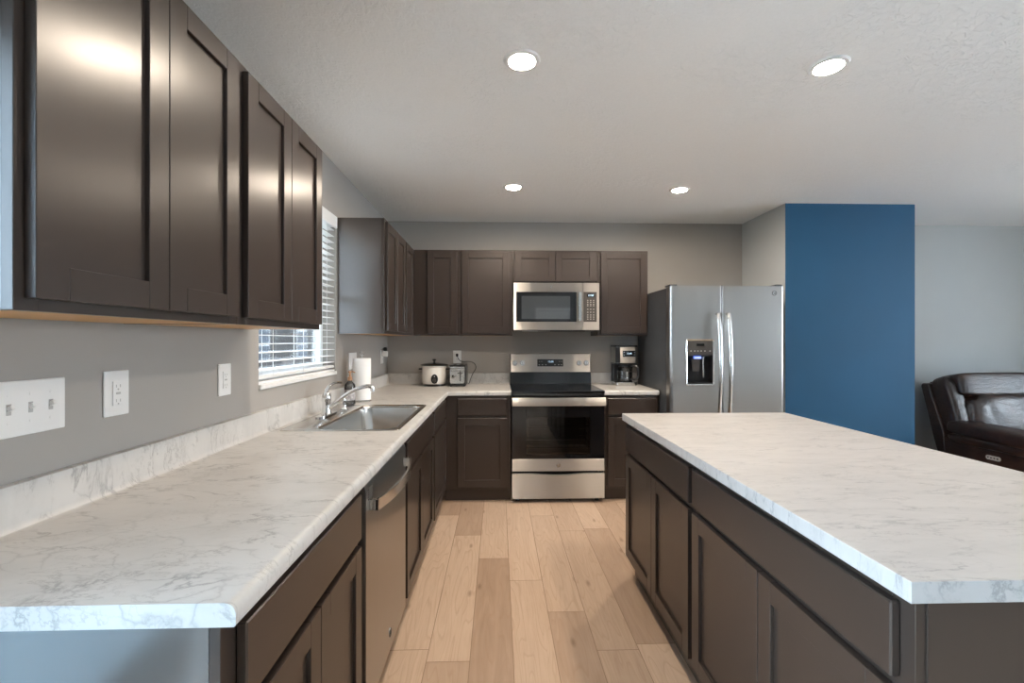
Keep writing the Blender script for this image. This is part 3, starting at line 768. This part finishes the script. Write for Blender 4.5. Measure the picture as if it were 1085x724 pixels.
o = wplate('electrical_outlet', 'white wall outlet on the left wall closest to the window', (XW, 1.779, 1.175), PI / 2, 0.078, 0.122); duplex(o, True)
o = wplate('light_switch', 'white switch plate on the left wall partly hidden by the paper towels', (XW, 3.318, 1.180), PI / 2, 0.165, 0.118, 'light switch')
for x in (-0.046, 0, 0.046):
    m = MB(); m.box(x - 0.016, -0.0085, -0.033, x + 0.016, -0.0055, 0.033, 0.001); m.build('rocker', M['plate'], o)
o = wplate('electrical_outlet', 'white wall outlet on the left wall near the far corner, air freshener plugged in', (XW, 4.145, 1.180), PI / 2, 0.078, 0.122); duplex(o)
af = thing('air_freshener', 'small white plug-in air freshener with dark cap in the corner outlet', 'air freshener', (XW + 0.009, 4.145, 1.205))
m = MB(); m.box(0.0, -0.022, -0.022, 0.045, 0.022, 0.028, 0.008, 2); m.build('warmer', M['plate'], af, wn=True)
m = MB(); m.lathe([(0.016, 0.0285), (0.018, 0.05), (0.012, 0.06), (0.003, 0.064)], (0.022, 0, 0), n=16); m.build('cap', M['black_plastic'], af)
bo = wplate('electrical_outlet', 'white wall outlet on the back wall above the toaster', (-0.3935, YB, 1.172), 0, 0.078, 0.122); duplex(bo)

# ================================================================= DISHWASHER
dw = thing('dishwasher', 'stainless dishwasher with bowed bar handle under the left counter', 'dishwasher', (LFP, 1.4525, 0), PI / 2)
wd = 0.632
m = MB(); m.box(0.006, 0.03, 0.095, wd, 0.58, 0.868); m.build('tub', M['black_plastic'], dw)
m = MB()
m.prism([(0.028, 0.115), (-0.018, 0.115), (-0.019, 0.120), (-0.019, 0.838), (-0.012, 0.862), (0.0, 0.868), (0.028, 0.868)], 'x', 0.010, wd - 0.004)
dd = m.build('door', M['steel_v'], dw)
m = MB(); m.box(0.02, 0.05, 0.0, wd - 0.014, 0.065, 0.095); m.build('kick_plate', M['black_plastic'], dw)
m = MB(); n = 16; ya, yb = 0.045, wd - 0.04
outer = []; inner = []
for k in range(n + 1):
    t = k / n; x = ya + (yb - ya) * t; bow = 4 * t * (1 - t)
    outer.append((x, -0.019 - 0.030 - 0.034 * bow)); inner.append((x, -0.019 - 0.022 - 0.034 * bow))
m.prism(outer + inner[::-1], 'z', 0.768, 0.806); m.box(ya, -0.050, 0.768, ya + 0.02, -0.0195, 0.806, 0.002); m.box(yb - 0.02, -0.050, 0.768, yb, -0.0195, 0.806, 0.002)
m.build('handle', M['steel_handle'], dd)
m = MB()
for k in range(5): m.box(0.035, -0.0205, 0.806 + k * 0.008, 0.085, -0.0188, 0.809 + k * 0.008)
m.build('vent_slots', M['dark_slot'], dd)
def badge(parent, loc, rot, r):
    m = MB(); m.cyl((0, 0, 0), (0, 0, 0.0015), r, n=28); o = m.build('badge', M['steel_handle'], parent, loc); o.rotation_euler = rot
    m = MB(); m.tube([(r * 0.9 * math.cos(2 * PI * k / 24), r * 0.9 * math.sin(2 * PI * k / 24), 0.0018) for k in range(25)], r * 0.08, 6); m.build('badge_ring', M['panel_grey'], o)
    text('badge_letters', 'GE', r * 1.05, M['panel_grey'], o, (0, 0, 0.0018), (0, 0, 0), 0.0005)
badge(dd, (0.33, -0.0192, 0.188), (PI / 2, 0, 0), 0.017)

# ================================================================= RANGE
rg = thing('range', 'stainless and black freestanding electric range at the end of the aisle', 'range', (0.4895, 3.692, 0))
hw = 0.380
m = MB()
m.box(-hw, 0.040, 0.03, -hw + 0.04, 0.62, 0.893); m.box(hw - 0.04, 0.040, 0.03, hw, 0.62, 0.893); m.box(-hw + 0.04, 0.60, 0.03, hw - 0.04, 0.62, 0.893)
m.box(-hw + 0.04, 0.040, 0.84, hw - 0.04, 0.60, 0.893); m.box(-hw + 0.04, 0.040, 0.25, hw - 0.04, 0.60, 0.34); m.box(-hw + 0.04, 0.06, 0.03, hw - 0.04, 0.60, 0.25)
m.build('body', M['black_plastic'], rg)
m = MB(); m.box(-hw - 0.002, -0.004, 0.894, hw + 0.002, 0.545, 0.917, 0.004, 2); ck = m.build('cooktop', M['black_gloss'], rg, wn=True)
for x, y, r in ((-0.19, 0.15, 0.10), (0.19, 0.15, 0.115), (-0.19, 0.40, 0.09), (0.19, 0.40, 0.09)):
    m = MB()
    for rr in (r, r * 0.62):
        m.lathe([(rr, 0.9171), (rr - 0.002, 0.9174), (rr - 0.004, 0.9171)], (x, y, 0), 40, cap=False)
    m.build('burner_ring', M['ring_grey'], ck)
m = MB(); m.box(-hw + 0.004, -0.002, 0.874, hw - 0.004, 0.04, 0.8935, 0.002); m.build('vent_strip', M['black_plastic'], rg)
m = MB(); m.box(-hw + 0.01, -0.0045, 0.887, hw - 0.01, -0.0025, 0.8895); m.build('trim_line', M['steel_handle'], rg)
# door
wx, wz0, wz1 = 0.262, 0.392, 0.700
m = MB()
m.box(-hw + 0.002, 0, 0.362, -wx, 0.036, 0.870, 0.001); m.box(wx, 0, 0.362, hw - 0.002, 0.036, 0.870, 0.001); m.box(-wx, 0, 0.362, wx, 0.036, wz0, 0.001); m.box(-wx, 0, wz1, wx, 0.036, 0.870, 0.001)
od = m.build('oven_door', M['black_gloss'], rg)
m = MB(); m.box(-wx, 0.001, wz0, wx, 0.005, wz1); m.build('oven_window', M['glass_dark'], od)
m = MB(); q = 0.012
m.box(wx - q - 0.003, 0.0055, wz0 + q, wx - q, 0.0075, wz1 - q); m.box(-wx + q, 0.0055, wz0 + q, -wx + q + 0.003, 0.0075, wz1 - q); m.box(-wx + q + 0.003, 0.0055, wz0 + q, wx - q - 0.003, 0.0075, wz0 + q + 0.003)
m.build('window_seal', M['steel_handle'], od)
m = MB(); m.box(-hw + 0.002, -0.003, 0.262, hw - 0.002, 0.036, 0.361, 0.002); lb = m.build('lower_trim', M['steel'], od)
badge(lb, (0.0, -0.0032, 0.3115), (PI / 2, 0, 0), 0.017)
# handle: wide flat bar bowed at its face
m = MB()
m.prism([(-0.052, 0.800), (-0.056, 0.812), (-0.056, 0.852), (-0.050, 0.864), (-0.036, 0.866), (-0.034, 0.800)], 'x', -hw + 0.002, hw - 0.002)
m.box(-hw + 0.01, -0.034, 0.815, -hw + 0.035, -0.0005, 0.852); m.box(hw - 0.035, -0.034, 0.815, hw - 0.01, -0.0005, 0.852)
m.build('handle', M['steel'], od)
# oven cavity racks
for z in (0.435, 0.500, 0.610):
    m = MB(); m.tube([(-0.32, 0.09, z), (0.32, 0.09, z)], 0.003, 6); m.tube([(-0.32, 0.55, z), (0.32, 0.55, z)], 0.003, 6)
    for k in range(13): m.tube([(-0.30 + k * 0.05, 0.09, z), (-0.30 + k * 0.05, 0.55, z)], 0.0018, 6)
    m.build('oven_rack', M['chrome'], rg)
# storage drawer with a scooped top edge
m = MB(); P = [(-hw + 0.002, 0.038), (hw - 0.002, 0.038), (hw - 0.002, 0.240)]
for k in range(0, 21):
    t = k / 20; x = (hw - 0.15) - 2 * (hw - 0.15) * t; P.append((x, 0.240 - 0.014 * math.sin(PI * t) ** 1.5))
P.append((-hw + 0.002, 0.240)); m.prism(P, 'y', -0.003, 0.03); m.build('storage_drawer', M['steel'], rg)
for x in (-0.33, 0.33):
    m = MB(); m.cyl((x, 0.07, 0.0), (x, 0.07, 0.03), 0.018, n=16); m.build('foot', M['black_plastic'], rg)
# backguard
m = MB(); m.prism([(0.545, 0.918), (0.545, 0.93), (0.560, 1.040), (0.560, 1.20), (0.620, 1.205), (0.620, 0.896), (0.547, 0.896)], 'x', -hw, hw); bgd = m.build('backguard', M['black_gloss'], rg)
m = MB(); m.prism([(0.540, 1.034), (0.5555, 1.198), (0.559, 1.200), (0.559, 1.034)], 'x', -hw + 0.008, hw - 0.008); cp = m.build('control_panel', M['steel'], bgd)
tilt = math.atan2(0.0155, 0.164)
def panel_y(z): return 0.540 + (z - 1.034) * 0.0155 / 0.164
for x in (-0.335, -0.265, 0.265, 0.333):
    z = 1.118; y = panel_y(z)
    m = MB(); m.cyl((x, y - 0.001, z), (x, y - 0.006, z), 0.026, 0.024); m.cyl((x, y - 0.006, z), (x, y - 0.026, z), 0.021, 0.018); m.box(x - 0.003, y - 0.030, z - 0.018, x + 0.003, y - 0.024, z + 0.018, 0.001); m.build('knob', M['steel_handle'], cp)
m = MB(); m.box(-0.125, -0.0025, -0.034, 0.118, 0.003, 0.034, 0.002); dp = m.build('display', M['black_plastic'], cp, (0, panel_y(1.12), 1.12)); dp.rotation_euler = (-tilt, 0, 0)
text('clock_digits', '12:08', 0.024, M['digit'], dp, (0.0, -0.0030, 0.010), (PI / 2, 0, 0))
m = MB()
for x in (-0.108, -0.078, -0.046, 0.040, 0.074, 0.100): m.box(x - 0.006, -0.0032, -0.022, x + 0.006, -0.0026, -0.016)
for x in (-0.105, -0.085, 0.082, 0.102): m.box(x - 0.004, -0.0032, 0.010, x + 0.004, -0.0026, 0.014)
m.build('key_marks', M['grey_key'], dp)

# ================================================================= MICROWAVE
mw = thing('microwave', 'stainless over-the-range microwave mounted between the back wall cabinets', 'microwave', (0.5083, 3.957, 1.418))
m = MB(); m.box(-0.376, 0.035, 0.002, 0.376, 0.398, 0.415); m.box(-0.37, 0.004, -0.004, 0.37, 0.34, 0.002); m.build('case', M['black_plastic'], mw)
x0, x1 = 0.157 - 0.5083, 0.684 - 0.5083
m = MB()
for bx in ((-0.377, 0.0, x0, 0.415), (x1, 0.0, 0.231, 0.415), (x0, 0.0, x1, 0.074), (x0, 0.334, x1, 0.415)):
    m.box(bx[0], 0, bx[1] + 0.002, bx[2], 0.034, bx[3], 0.0015)
md = m.build('door', M['steel'], mw)
m = MB(); m.box(x0, 0.002, 0.074, x1, 0.03, 0.334); m.build('door_window', M['black_gloss'], md)
m = MB(); m.box(x0 + 0.045, 0.0010, 0.098, x1 - 0.055, 0.003, 0.300); m.build('window_screen', M['screen'], md)
m = MB(); m.box(0.186, -0.046, 0.078, 0.214, -0.034, 0.332, 0.004, 2); m.box(0.191, -0.036, 0.085, 0.209, -0.0005, 0.105, 0.002); m.box(0.191, -0.036, 0.305, 0.209, -0.0005, 0.325, 0.002); m.build('handle', M['steel_handle'], md, wn=True)
m = MB(); m.box(0.233, 0, 0.002, 0.377, 0.034, 0.415, 0.0015); cpn = m.build('control_panel', M['steel'], mw)
m = MB(); m.box(0.238, -0.0015, 0.074, 0.354, 0.001, 0.336, 0.001); kp = m.build('keypad', M['panel_grey'], cpn)
m = MB(); m.prism(rrect(0.268, 0.288, 0.334, 0.322, 0.014), 'y', -0.0025, -0.0014); dp = m.build('display', M['black_gloss'], kp)
text('clock_digits', '12:08', 0.022, M['digit'], dp, (0.301, -0.0028, 0.305), (PI / 2, 0, 0))
m = MB()
for i, z in enumerate((0.262, 0.246, 0.228, 0.215, 0.184, 0.158, 0.134, 0.116, 0.098)):
    for x in (0.274, 0.300, 0.326): m.box(x - 0.0055, -0.0024, z - 0.0035, x + 0.0055, -0.0014, z + 0.0035)
m.build('keys', M['grey_key'], kp)
badge(md, (-0.045, -0.0002, 0.378), (PI / 2, 0, 0), 0.011)
m = MB(); m.box(-0.30, 0.03, -0.008, -0.16, 0.10, -0.0042, 0.001); m.build('cooktop_lamp', M['plate'], mw)
m = MB(); m.box(-0.05, 0.05, -0.010, 0.26, 0.20, -0.0042, 0.001); m.build('grease_filter', M['panel_grey'], mw)

# ================================================================= REFRIGERATOR
fr = thing('refrigerator', 'stainless side-by-side refrigerator with ice and water dispenser', 'refrigerator', (1.338, 3.50, 0))
FW = 0.912
m = MB(); m.box(0.004, 0.085, 0.02, FW - 0.004, 0.83, 1.748, 0.003); m.build('case', M['fridge_side'], fr)
m = MB(); m.box(0.02, 0.06, 0.0, FW - 0.02, 0.09, 0.075, 0.002); m.build('base_grille', M['black_plastic'], fr)
def fdoor(x0, x1, r0, r1, name):
    P = [(x0, 0.08)]
    for k in range(7): a = PI + PI / 2 * k / 6; P.append((x0 + r0 + r0 * math.cos(a), r0 + r0 * math.sin(a)))
    for k in range(7): a = 1.5 * PI + PI / 2 * k / 6; P.append((x1 - r1 + r1 * math.cos(a), r1 + r1 * math.sin(a)))
    P.append((x1, 0.08))
    return P
def holed(P, x0, x1, a, b, name):
    pass
SPL = 0.411
# freezer door built round the dispenser opening
cxa, cxb, cza, czb = 1.470 - 1.338, 1.680 - 1.338, 0.985, 1.330
m = MB()
P = fdoor(0, SPL - 0.003, 0.028, 0.010, '')
m.prism(P, 'z', 0.085, cza); m.prism(P, 'z', czb, 1.755)
left = [p for p in P if p[0] <= cxa - 0.001]; left = [(cxa, 0.08)] + [(0, 0.08)] + [p for p in P[1:8]] + [(cxa, 0.0)]
m.prism(left, 'z', cza, czb)
right = [(cxb, 0.0)] + P[8:15] + [(SPL - 0.003, 0.08), (cxb, 0.08)]
m.prism(right, 'z', cza, czb)
bmesh.ops.remove_doubles(m.bm, verts=m.bm.verts, dist=1e-5)
fz = m.build('freezer_door', M['steel_v'], fr, ang=50, wn=True)
m = MB(); m.prism(fdoor(SPL + 0.003, FW, 0.010, 0.028, ''), 'z', 0.085, 1.755); fd = m.build('fresh_food_door', M['steel_v'], fr, ang=50, wn=True)
badge(fd, (FW - 0.085, -0.0002, 1.700), (PI / 2, 0, 0), 0.019)
for nm, x, par in (('handle', SPL - 0.040, fz), ('handle', SPL + 0.040, fd)):
    pts = []
    for k in range(21):
        t = k / 20; z = 1.535 - 0.86 * t; pts.append((x, -0.030 - 0.034 * math.sin(PI * t), z))
    pts = [(x, 0.004, 1.535)] + pts + [(x, 0.004, 0.675)]
    m = MB(); m.tube(pts, 0.0145, 12, rz=0.011); m.build(nm, M['steel_handle'], par)
for x in (0.035, FW - 0.035):
    m = MB(); m.box(x - 0.03, 0.02, 1.7555, x + 0.03, 0.13, 1.770, 0.004); m.build('hinge_cover', M['fridge_side'], fr)
# dispenser
ds = MB(); t = 0.006
ds.box(cxa, 0.075, cza, cxb, 0.079, czb); ds.box(cxa, 0.0, cza, cxa + t, 0.075, czb); ds.box(cxb - t, 0.0, cza, cxb, 0.075, czb); ds.box(cxa + t, -0.003, cza, cxb - t, 0.075, cza + 0.012); ds.box(cxa + t, 0.05, czb - 0.14, cxb - t, 0.075, czb)
dsp = ds.build('dispenser', M['black_plastic'], fz)
m = MB(); P = rrect(cxa - 0.008, cza - 0.012, cxb + 0.008, czb + 0.010, 0.02); Q = rrect(cxa + 0.004, cza + 0.010, cxb - 0.004, czb - 0.004, 0.01)
A = [m.bm.verts.new((x, -0.001, z)) for x, z in P]; B = [m.bm.verts.new((x, -0.005, z)) for x, z in rrect(cxa - 0.005, cza - 0.008, cxb + 0.005, czb + 0.007, 0.018)]; C_ = [m.bm.verts.new((x, -0.002, z)) for x, z in Q]
for U, V in ((A, B), (B, C_)):
    for k in range(len(U)): j = (k + 1) % len(U); m.bm.faces.new((U[k], U[j], V[j], V[k]))
m.build('bezel', M['steel_handle'], dsp)
m = MB(); m.prism([(0.049, czb - 0.125), (-0.004, czb - 0.115), (-0.008, czb - 0.06), (-0.004, czb - 0.006), (0.049, czb - 0.006)], 'x', cxa + t + 0.0005, cxb - t - 0.0005); pn = m.build('control_panel', M['panel_grey'], dsp, wn=False)
m = MB(); m.box(cxa + 0.075, -0.0092, czb - 0.045, cxa + 0.135, -0.0055, czb - 0.026); m.build('display', M['black_gloss'], pn)
m = MB()
for x in (0.03, 0.06, 0.085, 0.11, 0.14, 0.18): m.box(cxa + x - 0.005, -0.0080, czb - 0.088, cxa + x + 0.005, -0.0050, czb - 0.080)
m.build('keys', M['grey_key'], pn)
m = MB(); m.box(cxa + 0.07, 0.02, czb - 0.146, cxa + 0.125, 0.045, czb - 0.1265, 0.002); m.build('blue_light', M['blue_led'], dsp)
m = MB(); m.prism([(cxa + 0.055, czb - 0.15), (cxa + 0.125, czb - 0.15), (cxa + 0.115, czb - 0.245), (cxa + 0.065, czb - 0.245)], 'y', 0.040, 0.048); m.build('ice_paddle', M['panel_grey'], dsp)
m = MB(); m.box(cxa + 0.140, 0.030, cza + 0.05, cxa + 0.150, 0.045, czb - 0.13, 0.002); m.build('water_lever', M['steel_handle'], dsp)

# ================================================================= SLOW COOKER
sk = thing('slow_cooker', 'cream slow cooker with black lid on the back counter beside the toaster', 'slow cooker', (-0.588, 4.185, CT))
m = MB(); m.lathe([(0.098, 0.0003), (0.104, 0.004), (0.104, 0.016), (0.098, 0.020)], n=48, sy=0.85); m.build('base', M['black_plastic'], sk)
m = MB(); m.lathe([(0.097, 0.018), (0.105, 0.028), (0.109, 0.06), (0.110, 0.165), (0.108, 0.180), (0.112, 0.184)], n=48, sy=0.85); m.build('housing', M['crock'], sk, ang=50)
m = MB(); m.lathe([(0.112, 0.184), (0.124, 0.188), (0.126, 0.194), (0.119, 0.197), (0.09, 0.205), (0.04, 0.211), (0.012, 0.213)], n=48, sy=0.85)
ld = m.build('lid', M['black_gloss'], sk, ang=50)
m = MB(); m.lathe([(0.010, 0.211), (0.008, 0.226), (0.017, 0.234), (0.019, 0.242), (0.004, 0.246)], n=20); m.build('lid_knob', M['black_plastic'], ld)
for s in (-1, 1):
    m = MB(); m.box(-0.138 if s < 0 else 0.106, -0.032, 0.148, -0.106 if s < 0 else 0.138, 0.032, 0.162, 0.005, 2); m.build('side_handle', M['black_plastic'], sk, wn=True)
m = MB()
m.bm.free(); m = MB()
A = []
for k in range(28):
    a = 2 * PI * k / 28; A.append((0.015 + 0.031 * math.cos(a), 0.066 + (0.045 if math.sin(a) > 0 else 0.04) * math.sin(a)))
m.prism(A, 'y', -0.099, -0.088); dial = m.build('control_plate', M['black_plastic'], sk)
m = MB(); m.cyl((0.015, -0.099, 0.055), (0.015, -0.112, 0.055), 0.017, 0.014, n=20); m.box(0.0135, -0.115, 0.043, 0.0165, -0.111, 0.067); m.build('dial', M['panel_grey'], dial)
m = MB(); m.prism([(0.010, 0.088), (0.020, 0.088), (0.015, 0.098)], 'y', -0.1005, -0.0992); m.build('pointer_mark', M['plate'], dial)

# ================================================================= TOASTER
ts = thing('toaster', 'narrow stainless toaster end-on beside the slow cooker, cord to the outlet', 'toaster', (-0.368, 4.085, CT))
m = MB(); m.box(-0.077, -0.002, 0.008, 0.077, 0.250, 0.024, 0.004)
for x in (-0.06, 0.06):
    for y in (0.02, 0.22): m.cyl((x, y, 0.0005), (x, y, 0.009), 0.009, n=12)
m.build('base', M['black_plastic'], ts)
P = [(-0.074, 0.024), (0.074, 0.024), (0.076, 0.05), (0.076, 0.165), (0.071, 0.183), (-0.071, 0.183), (-0.076, 0.165), (-0.076, 0.05)]
m = MB(); m.prism(P, 'y', 0.006, 0.245); m.build('side_shell', M['black_plastic'], ts)
m = MB(); P = [(-0.058, 0.028), (0.058, 0.028), (0.066, 0.042), (0.066, 0.180), (-0.066, 0.180), (-0.066, 0.042)]
m.prism(P, 'y', -0.006, 0.0055); fp = m.build('front_plate', M['steel_handle'], ts)
m = MB(); m.box(-0.064, -0.0075, 0.160, 0.064, -0.0061, 0.164); m.box(-0.064, -0.0075, 0.142, 0.064, -0.0061, 0.145); m.build('groove_lines', M['panel_grey'], fp)
m = MB(); m.box(0.022, -0.0078, 0.050, 0.032, -0.0061, 0.138); m.build('lever_slot', M['dark_slot'], fp)
m = MB(); m.box(0.006, -0.030, 0.118, 0.048, -0.008, 0.126, 0.003); m.build('lever', M['panel_grey'], fp)
m = MB(); m.cyl((-0.040, -0.006, 0.095), (-0.040, -0.015, 0.095), 0.011, 0.009, n=18); m.tube([(-0.052, -0.0075, 0.085), (-0.045, -0.0075, 0.077), (-0.032, -0.0075, 0.080), (-0.018, -0.0075, 0.092), (-0.008, -0.0075, 0.098)], 0.0025, 6); m.build('browning_dial', M['panel_grey'], fp)
m = MB(); m.box(-0.072, 0.004, 0.1835, 0.072, 0.248, 0.192, 0.004)
tp = m.build('top', M['black_plastic'], ts)
m = MB()
for x in (-0.03, 0.03): m.box(x - 0.014, 0.03, 0.1925, x + 0.014, 0.22, 0.1935)
m.build('bread_slots', M['dark_slot'], tp)
# cord: from base up and round to the outlet plug
m = MB()
pts = [(0.083, 0.14, 0.012), (0.098, 0.12, 0.020), (0.112, 0.10, 0.06), (0.135, 0.11, 0.115), (0.158, 0.14, 0.155), (0.150, 0.18, 0.190), (0.12, 0.215, 0.210), (0.08, 0.235, 0.216), (0.03, 0.252, 0.214), (0.0, 0.256, 0.225), (-0.018, 0.258, 0.25), (-0.024, 0.262, 0.27)]
SM = []
for i in range(len(pts) - 1):
    p0, p1, p2, p3 = (Vector(pts[max(i - 1, 0)]), Vector(pts[i]), Vector(pts[i + 1]), Vector(pts[min(i + 2, len(pts) - 1)]))
    for k in range(5):
        t = k / 5; SM.append(0.5 * ((2 * p1) + (-p0 + p2) * t + (2 * p0 - 5 * p1 + 4 * p2 - p3) * t * t + (-p0 + 3 * p1 - 3 * p2 + p3) * t ** 3))
SM.append(Vector(pts[-1])); m.tube(SM, 0.003, 8); cd_ = m.build('cord', M['black_plastic'], ts)
m = MB(); m.box(-0.036, 0.244, 0.262, -0.014, 0.2625, 0.290, 0.004); m.build('plug', M['black_plastic'], cd_)

# ================================================================= COFFEE MAKER
cm = thing('coffee_maker', 'stainless and black drip coffee maker with glass carafe beside the refrigerator', 'coffee maker', (1.165, 4.10, CT))
m = MB(); P = rrect(-0.098, -0.015, 0.098, 0.19, 0.03)
m.prism(P, 'z', 0.0005, 0.034); m.build('base', M['steel_handle'], cm, wn=True)
m = MB(); m.prism(rrect(-0.098, 0.125, 0.098, 0.19, 0.02), 'z', 0.0345, 0.21); m.build('tower', M['black_plastic'], cm)
m = MB(); m.lathe([(0.07, 0.0345), (0.07, 0.040), (0.01, 0.041)], (0, 0.055, 0), 32); m.build('warming_plate', M['black_gloss'], cm)
m = MB(); m.prism(rrect(-0.104, -0.018, 0.104, 0.192, 0.035), 'z', 0.2105, 0.355); hd = m.build('brew_head', M['steel'], cm, wn=True)
m = MB(); m.prism(rrect(-0.106, -0.020, 0.106, 0.194, 0.036), 'z', 0.3555, 0.372); m.prism(rrect(-0.103, -0.012, 0.103, 0.19, 0.035), 'z', 0.196, 0.210); m.build('black_trim', M['black_plastic'], hd)
m = MB(); m.box(-0.104, -0.021, 0.212, -0.062, -0.0185, 0.354); m.build('water_window', M['black_plastic'], hd)
m = MB(); m.box(-0.038, -0.0225, 0.268, 0.078, -0.0185, 0.322, 0.001); dp = m.build('display', M['black_gloss'], hd)
text('clock_digits', '12:08', 0.020, M['digit'], dp, (0.02, -0.0230, 0.296), (PI / 2, 0, 0))
m = MB()
for x in (-0.028, 0.068):
    for z in (0.284, 0.308): m.cyl((x, -0.0225, z), (x, -0.0245, z), 0.005, n=12)
m.build('buttons', M['steel_handle'], dp)
cf = thing('coffee_carafe', 'glass coffee carafe with black handle standing on the coffee maker plate', 'carafe', (1.165, 4.155, CT + 0.0415))
m = MB(); m.lathe([(0.050, 0.0005), (0.062, 0.006), (0.068, 0.04), (0.066, 0.085), (0.056, 0.120), (0.050, 0.132)], n=36); m.build('glass_bowl', M['glass_clear'], cf)
m = MB(); m.lathe([(0.0665, 0.086), (0.0672, 0.0865), (0.0645, 0.096), (0.064, 0.096)], n=36, cap=False); m.lathe([(0.051, 0.128), (0.054, 0.134), (0.052, 0.146), (0.035, 0.150)], n=36); m.build('lid', M['black_plastic'], cf)
m = MB()
m.tube([(0.045, -0.035, 0.138), (0.075, -0.050, 0.140), (0.100, -0.062, 0.128), (0.110, -0.066, 0.090), (0.108, -0.064, 0.050), (0.098, -0.058, 0.022), (0.075, -0.046, 0.018), (0.052, -0.035, 0.030)], 0.0075, 10, rz=0.011); m.build('handle', M['black_plastic'], cf)
m = MB()
for k in range(8): m.box(-0.004 + 0.0, -0.0695, 0.02 + k * 0.009, 0.010, -0.0672, 0.022 + k * 0.009)
m.build('cup_marks', M['plate'], cf)

# ================================================================= SOFA
sf = thing('sofa', 'dark brown leather reclining loveseat against the living room wall', 'sofa', (4.02, 4.0, 0))
R = lambda ax, d: Matrix.Rotation(math.radians(d), 3, ax)
LM = M['leather']
Wd = 1.82
m = MB(); m.box(0.06, -0.78, 0.06, Wd - 0.06, 0.12, 0.34, 0.03, 3); m.build('base', LM, sf, wn=True)
for s in (0, 1):
    x = 0.0 if s == 0 else Wd; sg = 1 if s == 0 else -1
    def X(v): return x + sg * v
    a, b_ = sorted((X(0.02), X(0.22)))
    m = MB(); m.prism([(-0.82, 0.05), (0.02, 0.05), (0.06, 0.40), (0.04, 0.47), (-0.30, 0.49), (-0.80, 0.47), (-0.86, 0.40)], 'x', a, b_)
    bmesh.ops.bevel(m.bm, geom=list(m.bm.edges), offset=0.025, segments=3, profile=0.5, affect='EDGES'); arm = m.build('arm', LM, sf, wn=True)
    m = MB(); m.cushion((X(0.125), -0.44, 0.545), (0.27, 0.90, 0.13), 0.5, rot=R('X', 2), amp=0.010, fr=5, seed=s + 1); m.build('arm_pad', LM, arm)
    m = MB(); m.cushion((X(0.115), -0.44, 0.465), (0.25, 0.88, 0.085), 0.5, amp=0.006, seed=s + 4); m.build('arm_roll', LM, arm)
    if s == 0:
        m = MB(); P = rrect(-0.47, 0.350, -0.36, 0.385, 0.0165); m.prism(P, 'x', 0.0135, 0.0195); cpn = m.build('recline_control', M['grey_key'], arm)
        m = MB()
        for k in range(4): m.cyl((0.0135, -0.450 + k * 0.024, 0.3675), (0.0105, -0.450 + k * 0.024, 0.3675), 0.006, n=10)
        m.build('control_buttons', M['panel_grey'], cpn)
    # outer back wing, raked, and the soft bolster in front of it
    a, b_ = sorted((X(0.015), X(0.12)))
    m = MB(); m.prism([(-0.02, 0.30), (0.06, 0.30), (0.095, 0.45), (0.225, 0.895), (0.21, 0.925), (0.15, 0.925), (0.00, 0.50)], 'x', a, b_)
    bmesh.ops.bevel(m.bm, geom=list(m.bm.edges), offset=0.014, segments=3, profile=0.5, affect='EDGES'); m.build('back_wing', LM, sf, wn=True)
    m = MB(); m.cushion((X(0.125), 0.045, 0.745), (0.16, 0.20, 0.50), 0.55, rot=R('X', -17), amp=0.010, seed=s + 7); m.build('wing_bolster', LM, sf)
m = MB(); m.prism([(0.0, 0.30), (0.10, 0.30), (0.24, 0.93), (0.15, 0.95)], 'x', 0.125, Wd - 0.125); m.build('back_frame', LM, sf)
for k in range(2):
    xc = 0.14 + 0.39 + k * 0.76
    m = MB(); m.cushion((xc, 0.055, 0.915), (0.80, 0.22, 0.215), 0.27, nu=80, rot=R('X', -14), amp=0.012, fr=4, seed=k + 11)
    hc = m.build('headrest_cushion', LM, sf)
    m = MB(); m.cushion((xc, -0.005, 0.655), (0.74, 0.26, 0.38), 0.45, nu=80, rot=R('X', -12), amp=0.045, fr=9, seed=k + 17); m.build('back_cushion', LM, sf)
    m = MB(); m.cushion((xc, -0.42, 0.42), (0.72, 0.80, 0.22), 0.4, nu=80, amp=0.012, seed=k + 23); m.build('seat_cushion', LM, sf)
    m = MB(); m.cushion((xc, -0.82, 0.24), (0.70, 0.12, 0.34), 0.4, amp=0.01, seed=k + 29); m.build('footrest', LM, sf)
for x in (0.12, Wd - 0.12):
    for y in (-0.70, 0.0):
        m = MB(); m.cyl((x, y, 0.0), (x, y, 0.062), 0.025, n=16); m.build('foot', M['black_plastic'], sf)

# ================================================================= RECESSED LIGHTS
def downlight(x, y, label):
    r = thing('recessed_light', label, 'ceiling light', (x, y, ZC), 0, 'recessed ceiling lights')
    m = MB(); m.lathe([(0.051, -0.0003), (0.051, -0.003), (0.055, -0.008), (0.070, -0.007), (0.076, -0.0003)], n=48); 
    bmesh.ops.delete(m.bm, geom=[f for f in m.bm.faces if len(f.verts) > 4], context='FACES_ONLY'); m.build('trim_ring', M['white'], r)
    m = MB(); m.lathe([(0.0005, -0.0042), (0.030, -0.0040), (0.051, -0.0030)], n=48, cap=False); m.build('lens', M['lamp'], r)
    return r
downlight(0.096, 1.843, 'round recessed ceiling light, near left of the four')
downlight(1.369, 1.843, 'round recessed ceiling light above the island, near right of the four')
downlight(0.111, 3.356, 'round recessed ceiling light, far left of the four, before the range')
downlight(1.364, 3.381, 'round recessed ceiling light, far right of the four, before the refrigerator')
